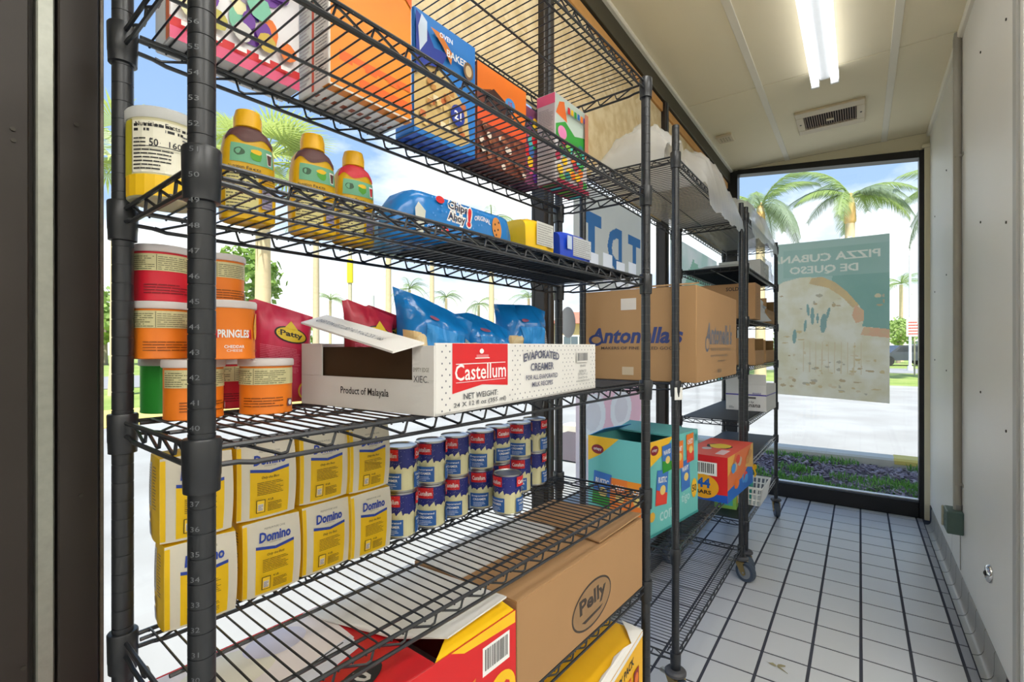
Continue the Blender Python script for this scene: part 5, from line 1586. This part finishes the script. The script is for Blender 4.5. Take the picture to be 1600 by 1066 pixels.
cl += [(-.55 + .09 * i, 4.95 + .1 * math.sin(i), .12) for i in range(7)] + [(.15 + .07 * i, 5.3 + .12 * math.sin(i * 2), .14) for i in range(6)]
for (cx_, cy_, cr_) in cl:
    for i in range(int(900 * cr_)):
        a = rnd.uniform(0, 2 * PI); rr_ = cr_ * math.sqrt(rnd.random()); x, y = cx_ + rr_ * math.cos(a), cy_ + rr_ * math.sin(a)
        if y < 4.7 or y > 6.28: continue
        hgt = rnd.uniform(.02, .075); b = rnd.uniform(0, 2 * PI); lx, ly = math.cos(b) * hgt * .5, math.sin(b) * hgt * .5; wx, wy = -math.sin(b) * .004, math.cos(b) * .004
        q.add([(x - wx, y - wy, 0), (x + wx, y + wy, 0), (x + lx * .5 + wx, y + ly * .5 + wy, hgt * .7), (x + lx * .5 - wx, y + ly * .5 - wy, hgt * .7), (x + lx, y + ly, hgt)], [(0, 1, 2, 3), (3, 2, 4)], GR[i % 3])
tag(q.build('grass', smooth=False), 'short green weeds and grass growing through the mulch', 'grass', kind='stuff')

# ---- palms
TRK = mat('palm_trunk', (206, 186, 152), rough=.9, var=.12, scale=7, bump=.4, bscale=18)
TRKO = mat('palm_crownshaft', (216, 176, 112), rough=.7, var=.1, scale=5)
FR1 = mat('palm_leaf_green', (150, 172, 104), rough=.55, var=.15, scale=4, sheer=.35)  # the leaf's own yellowish green
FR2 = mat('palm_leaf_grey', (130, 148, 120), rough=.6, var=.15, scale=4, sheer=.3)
def frond_mesh(L, droop, nleaf, ll, m):
    q = MB()
    P = lambda k: Vector((L * k * (1 - .18 * k), 0, L * (.42 * k - droop * k * k)))
    q.tube([P(i / 8) for i in range(9)], [.035 * L / 2.5 * (1 - i / 9) + .004 for i in range(9)], m, 4)
    r_ = random.Random(3)
    for i in range(nleaf):
        k = .12 + .88 * i / nleaf
        p0 = P(k); tn = (P(min(1, k + .02)) - P(k - .02)).normalized()
        l_ = ll * (.55 + .45 * math.sin(PI * min(1, k * .9 + .1))) * (1.0 if k < .85 else .7)
        for s in (-1, 1):
            d = (tn * .55 + Vector((0, s, 0)) * .8 + Vector((0, 0, -.25 - .3 * r_.random()))).normalized()
            w_ = tn * (.011 * L / 2.5)
            mid = p0 + d * l_ * .55; tip = p0 + d * l_ + Vector((0, 0, -.22 * l_))
            q.add([p0 - w_, p0 + w_, mid + w_, mid - w_, tip], [(0, 1, 2, 3), (3, 2, 4)], m)
    return q.mesh('frond', smooth=False)
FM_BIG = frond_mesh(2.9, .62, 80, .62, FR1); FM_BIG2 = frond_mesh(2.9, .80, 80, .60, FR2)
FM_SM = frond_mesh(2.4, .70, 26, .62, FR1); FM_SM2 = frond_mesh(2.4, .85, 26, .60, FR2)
def fan_mesh(m, n=26, Lb=1.05):
    q = MB()
    q.tube([(0, 0, 0), (.5, 0, .12), (.9, 0, .18)], .02, m, 4)
    for i in range(n):
        a = R(-125 + 250 * i / (n - 1))
        d = Vector((math.cos(a), math.sin(a), .12)); s = Vector((-math.sin(a), math.cos(a), 0)) * .035
        l_ = Lb * (1 - .25 * abs(i / (n - 1) - .5)); o_ = Vector((.9, 0, .18))
        q.add([o_, o_ + d * l_ * .5 - s, o_ + d * l_ * .5 + s, o_ + d * l_ + Vector((0, 0, -.18))], [(0, 1, 2), (1, 3, 2)], m)
    return q.mesh('frond', smooth=False)
FANM = fan_mesh(mat('fan_palm_leaf', (186, 200, 120), rough=.55, var=.12, scale=3, sheer=.4))
_TRUNK = {}
def palm(label, px, d, ztop, rad, meshes, n, fs, seed, shaft=True, cols=None):
    x, y = fu(px, d)
    o = thing('palm_tree', label, 'palm tree', (x, y, -.06), 0, 'palm trees outside')
    rr_ = random.Random(seed)
    q = MB()
    zt_ = ztop + .06
    q.tube([(0, 0, 0), (0, 0, zt_ * .12), (0, 0, zt_ * .5), (0, 0, zt_ * .86), (0, 0, zt_)], [rad * 1.25, rad * 1.05, rad * .95, rad * .85, rad * .8], TRK, 12); q.build('trunk', o)
    if shaft:
        q = MB(); q.tube([(0, 0, zt_ - 1.0), (0, 0, zt_ - .9), (0, 0, zt_ - .3), (0, 0, zt_ + .25)], [rad * .85, rad * 1.12, rad * .95, rad * .4], TRKO, 12); q.build('crownshaft', o)
    for i in range(n):
        f = place('frond', meshes[i % len(meshes)], o, (0, 0, zt_ + .05 + .1 * rr_.random()), (0, rr_.uniform(-.75, .45), 2 * PI * i / n * 2.618 + rr_.uniform(-.2, .2)))
        f.scale = (fs * rr_.uniform(.85, 1.1),) * 3
    return o
palm('tall royal palm with orange crownshaft outside the end window', 1328, 20, 7.3, .20, [FM_BIG, FM_BIG, FM_BIG2], 15, 1.0, 1)
palm('royal palm half hidden behind the film bags at the end window', 1188, 21, 7.2, .2, [FM_BIG2, FM_BIG], 14, 1.0, 2)
palm('royal palm at the right edge of the end window, only frond tips in view', 1520, 17.5, 6.9, .2, [FM_BIG2, FM_BIG], 14, 1.0, 5)
palm('small palm beside the lamp post seen right of the pizza poster', 1408, 42, 6.6, .16, [FM_SM], 13, 1.0, 3, False)
palm('fan palm with thick trunk behind the squeeze bottles', 411, 13, 6.1, .20, [FANM], 26, 1.05, 4, False)
palm('fan palm behind the rear left post of the near unit', 186, 13, 6.1, .2, [FANM], 26, 1.05, 6, False)
for i, (px, d, zt_) in enumerate([(494, 26, 8.2), (607, 27, 8.6), (675, 33, 9.6), (768, 30, 9.0)]):
    palm(['royal palm trunk rising above the pink bags', 'royal palm trunk left of the pointed blue bag', 'slim royal palm trunk above the blue bags', 'royal palm trunk above the middle blue bag'][i], px, d, zt_, .17, [FM_SM, FM_SM2], 12, 1.0, 10 + i)
for i, (px, d, zt_) in enumerate([(516, 46, 5.6), (556, 55, 4.6), (640, 40, 5.9), (697, 42, 5.4), (748, 44, 5.0), (826, 44, 5.6)]):
    palm(['small bushy palm just right of the first trunk', 'low bushy palm beside the yellow banded pole', 'bushy palm above the pointed blue bag', 'bushy palm between two trunks above the blue bags', 'drooping palm above the middle blue bag', 'drooping palm left of the window post'][i], px, d, zt_, .14, [FM_SM, FM_SM2], 13, .9, 20 + i, False)

# ---- poles, trees, buildings
def pole(name, label, px, d, h, r, m, band=None):
    x, y = fu(px, d)
    o = thing(name, label, 'pole', (x, y, -.06))
    q = MB(); q.tube([(0, 0, 0), (0, 0, .25), (0, 0, .26), (0, 0, h)], [r * 1.8, r * 1.8, r, r * .8], m, 10); q.build('shaft', o)
    if band:
        q = MB(); q.tube([(0, 0, band[0]), (0, 0, band[1])], r * 1.35, mat('yellow_band', (240, 214, 40), rough=.6), 10); q.build('band', o)
    return o
GPOLE = mat('weathered_pole', (196, 186, 162), rough=.8, var=.1)
pole('utility_pole', 'pole with a bright yellow band outside above the pink bags', 547, 24, 8.0, .11, GPOLE, (4.45, 5.6))
pole('utility_pole', 'short grey pole between two palm trunks', 583, 42, 5.7, .16, mat('grey_pole', (186, 188, 190), rough=.8))
pole('lamp_post', 'slim white lamp post seen right of the pizza poster', 1422, 26, 6.2, .07, mat('white_pole', (224, 226, 228), rough=.6))
x, y = fu(1429, 22)
o = thing('street_sign', 'small white roadside sign on a thin post right of the poster', 'sign', (x, y, -.06))
q = MB(); q.tube([(0, 0, 0), (0, 0, 2.6)], .03, GPOLE, 8); q.build('post', o)
q = MB(); q.bbox(-.3, .3, -.05, -.03, 1.75, 2.6, mat('sign_face', (224, 206, 208), rough=.6), .005); q.build('panel', o)
p = Print(lambda u, v, k: (u, -.05 - k, v), h0=.002); p.lines(-.22, 1.85, .22, 2.5, 5, CRD); p.build('print', o)

def leafy(label, px, d, zc_, rad, m, trunk_h, seed, sq=.8):
    x, y = fu(px, d)
    o = thing('round_tree', label, 'tree', (x, y, -.06), 0, 'leafy trees outside')
    q = MB(); q.tube([(0, 0, 0), (.05, 0, trunk_h * .6), (0, 0, zc_)], [.16, .12, .06], mat('grey_bark', (150, 138, 120), rough=.9), 8); q.build('trunk', o)
    q = MB(); r_ = random.Random(seed)
    for i in range(900):
        v = Vector((r_.gauss(0, 1), r_.gauss(0, 1), r_.gauss(0, 1))).normalized()
        k = rad * (1 + .28 * noise.noise(v * 2.2 + Vector((seed, 0, 0)))) * r_.uniform(.7, 1.0)
        c = Vector((v.x * k, v.y * k, zc_ + .06 + v.z * k * sq))
        a = Vector((r_.uniform(-1, 1), r_.uniform(-1, 1), r_.uniform(-1, 1))).normalized() * rad * .11
        b = a.cross(v).normalized() * rad * .07
        q.add([c - a, c + b, c + a, c - b], [(0, 1, 2, 3)], m)
    q.build('foliage', o, smooth=False)
    return o
LF = [mat('leaf_%d' % i, c, rough=.7, var=.2, scale=2, sheer=.3) for i, c in enumerate([(126, 158, 70), (104, 138, 66), (150, 176, 96)])]
leafy('round green tree right of the pizza poster', 1403, 38, 2.4, 1.35, LF[2], 1.4, 1)
for i, (px, d, zc_, rad) in enumerate([(60, 40, 2.2, 3), (165, 34, 3.4, 2.6), (300, 45, 2.2, 3.0), (378, 24, 4.6, 1.9), (450, 60, 2.4, 3.2), (590, 60, 2.4, 2.4), (655, 62, 2.0, 2.3), (725, 62, 2.2, 2.4), (790, 64, 2.2, 2.0), (856, 60, 2.0, 1.9), (1250, 70, 2.0, 3.5), (1330, 80, 2.0, 4.0)]):
    leafy('leafy tree of the far green belt, %s' % ['at the far left edge', 'left of the rear post', 'behind the canister stack', 'grey green one beside the fan palm trunk', 'behind the pink bag', 'behind the short grey pole', 'under the bushy palm', 'behind the blue bags', 'behind the middle blue bag', 'left of the red roofed house', 'behind the poster left', 'behind the poster right'][i], px, d, zc_, rad, LF[(i * 2) % 3], 1.0, 30 + i)

def house(label, px0, px1, d, h, wallc, roofc, floors, nwin):
    x0, y0 = fu(px0, d); x1, y1 = fu(px1, d)
    L = math.hypot(x1 - x0, y1 - y0)
    o = thing('house', label, 'building', (x0, y0, -.06), math.atan2(y1 - y0, x1 - x0))
    q = MB(); q.box(0, L, 0, 8, 0, h, mat('house_wall_%d' % int(px0), wallc, rough=.9, var=.05, scale=.6)); q.build('wall', o, smooth=False)
    q = MB(); e = .5
    q.add([(-e, -e, h), (L + e, -e, h), (L + e, 8 + e, h), (-e, 8 + e, h), (1.5, 4, h + 1.1), (L - 1.5, 4, h + 1.1)], [(0, 1, 5, 4), (1, 2, 5), (2, 3, 4, 5), (3, 0, 4), (3, 2, 1, 0)], mat('house_roof_%d' % int(px0), roofc, rough=.8, var=.1, scale=2)); q.build('roof', o, smooth=False)
    WF = mat('window_trim', (226, 224, 216), rough=.6); WP = mat('dark_house_pane', (90, 104, 116), rough=.15)
    for f in range(floors):
        for k in range(nwin):
            wx = L * (k + .5) / nwin; wz = .9 + f * (h - .4) / floors
            q = MB(); q.bbox(wx - .6, wx + .6, -.08, .0, wz, wz + 1.2, WF, .02); wn_ = q.build('window', o)
            for s in (-1, 1):
                q = MB(); q.box(wx + s * .28 - .24, wx + s * .28 + .24, -.09, -.08, wz + .1, wz + 1.1, WP); q.build('pane', wn_, smooth=False)
    return o
house('cream house with red tiled roof behind the round sticker', 868, 1010, 34, 2.9, (222, 196, 150), (196, 120, 96), 1, 6)
house('white low building right of the pizza poster', 1390, 1600, 62, 3.4, (226, 222, 220), (206, 150, 140), 1, 8)
def car(label, px, d, c, rot):
    x, y = fu(px, d)
    o = thing('parked_car', label, 'car', (x, y, -.036), rot)
    cm = mat('car_paint_%d' % int(px), c, rough=.25, var=.03, coat=.5)
    prof = [(-2.1, .35), (-2.15, .75), (-1.3, .85), (-.7, 1.35), (.7, 1.38), (1.35, .92), (2.05, .8), (2.1, .35)]
    q = MB(); n = len(prof)
    q.add([(a, -.82, b) for a, b in prof] + [(a, .82, b) for a, b in prof], [tuple(range(n)), tuple(n + i for i in range(n))[::-1]] + [(i, (i + 1) % n, n + (i + 1) % n, n + i) for i in range(n)], cm); q.build('body', o, smooth=False)
    q = MB(); q.add([(-.95, -.83, .92), (.98, -.83, .95), (.62, -.83, 1.28), (-.62, -.83, 1.26)], [(0, 1, 2, 3)], mat('car_window', (40, 46, 54), rough=.1)); q.build('side_window', o, smooth=False)
    for a in (-1.35, 1.35):
        for s in (-1, 1):
            q = MB(); q.tube([(a, s * .62, .32), (a, s * .84, .32)], .32, mat('car_tyre', (34, 34, 36), rough=.8), 18); q.build('wheel', o)
    return o
car('dark parked car under the round tree', 1411, 33, (60, 66, 78), .5)
car('pale parked car by the white building', 1428, 50, (200, 206, 214), .3)
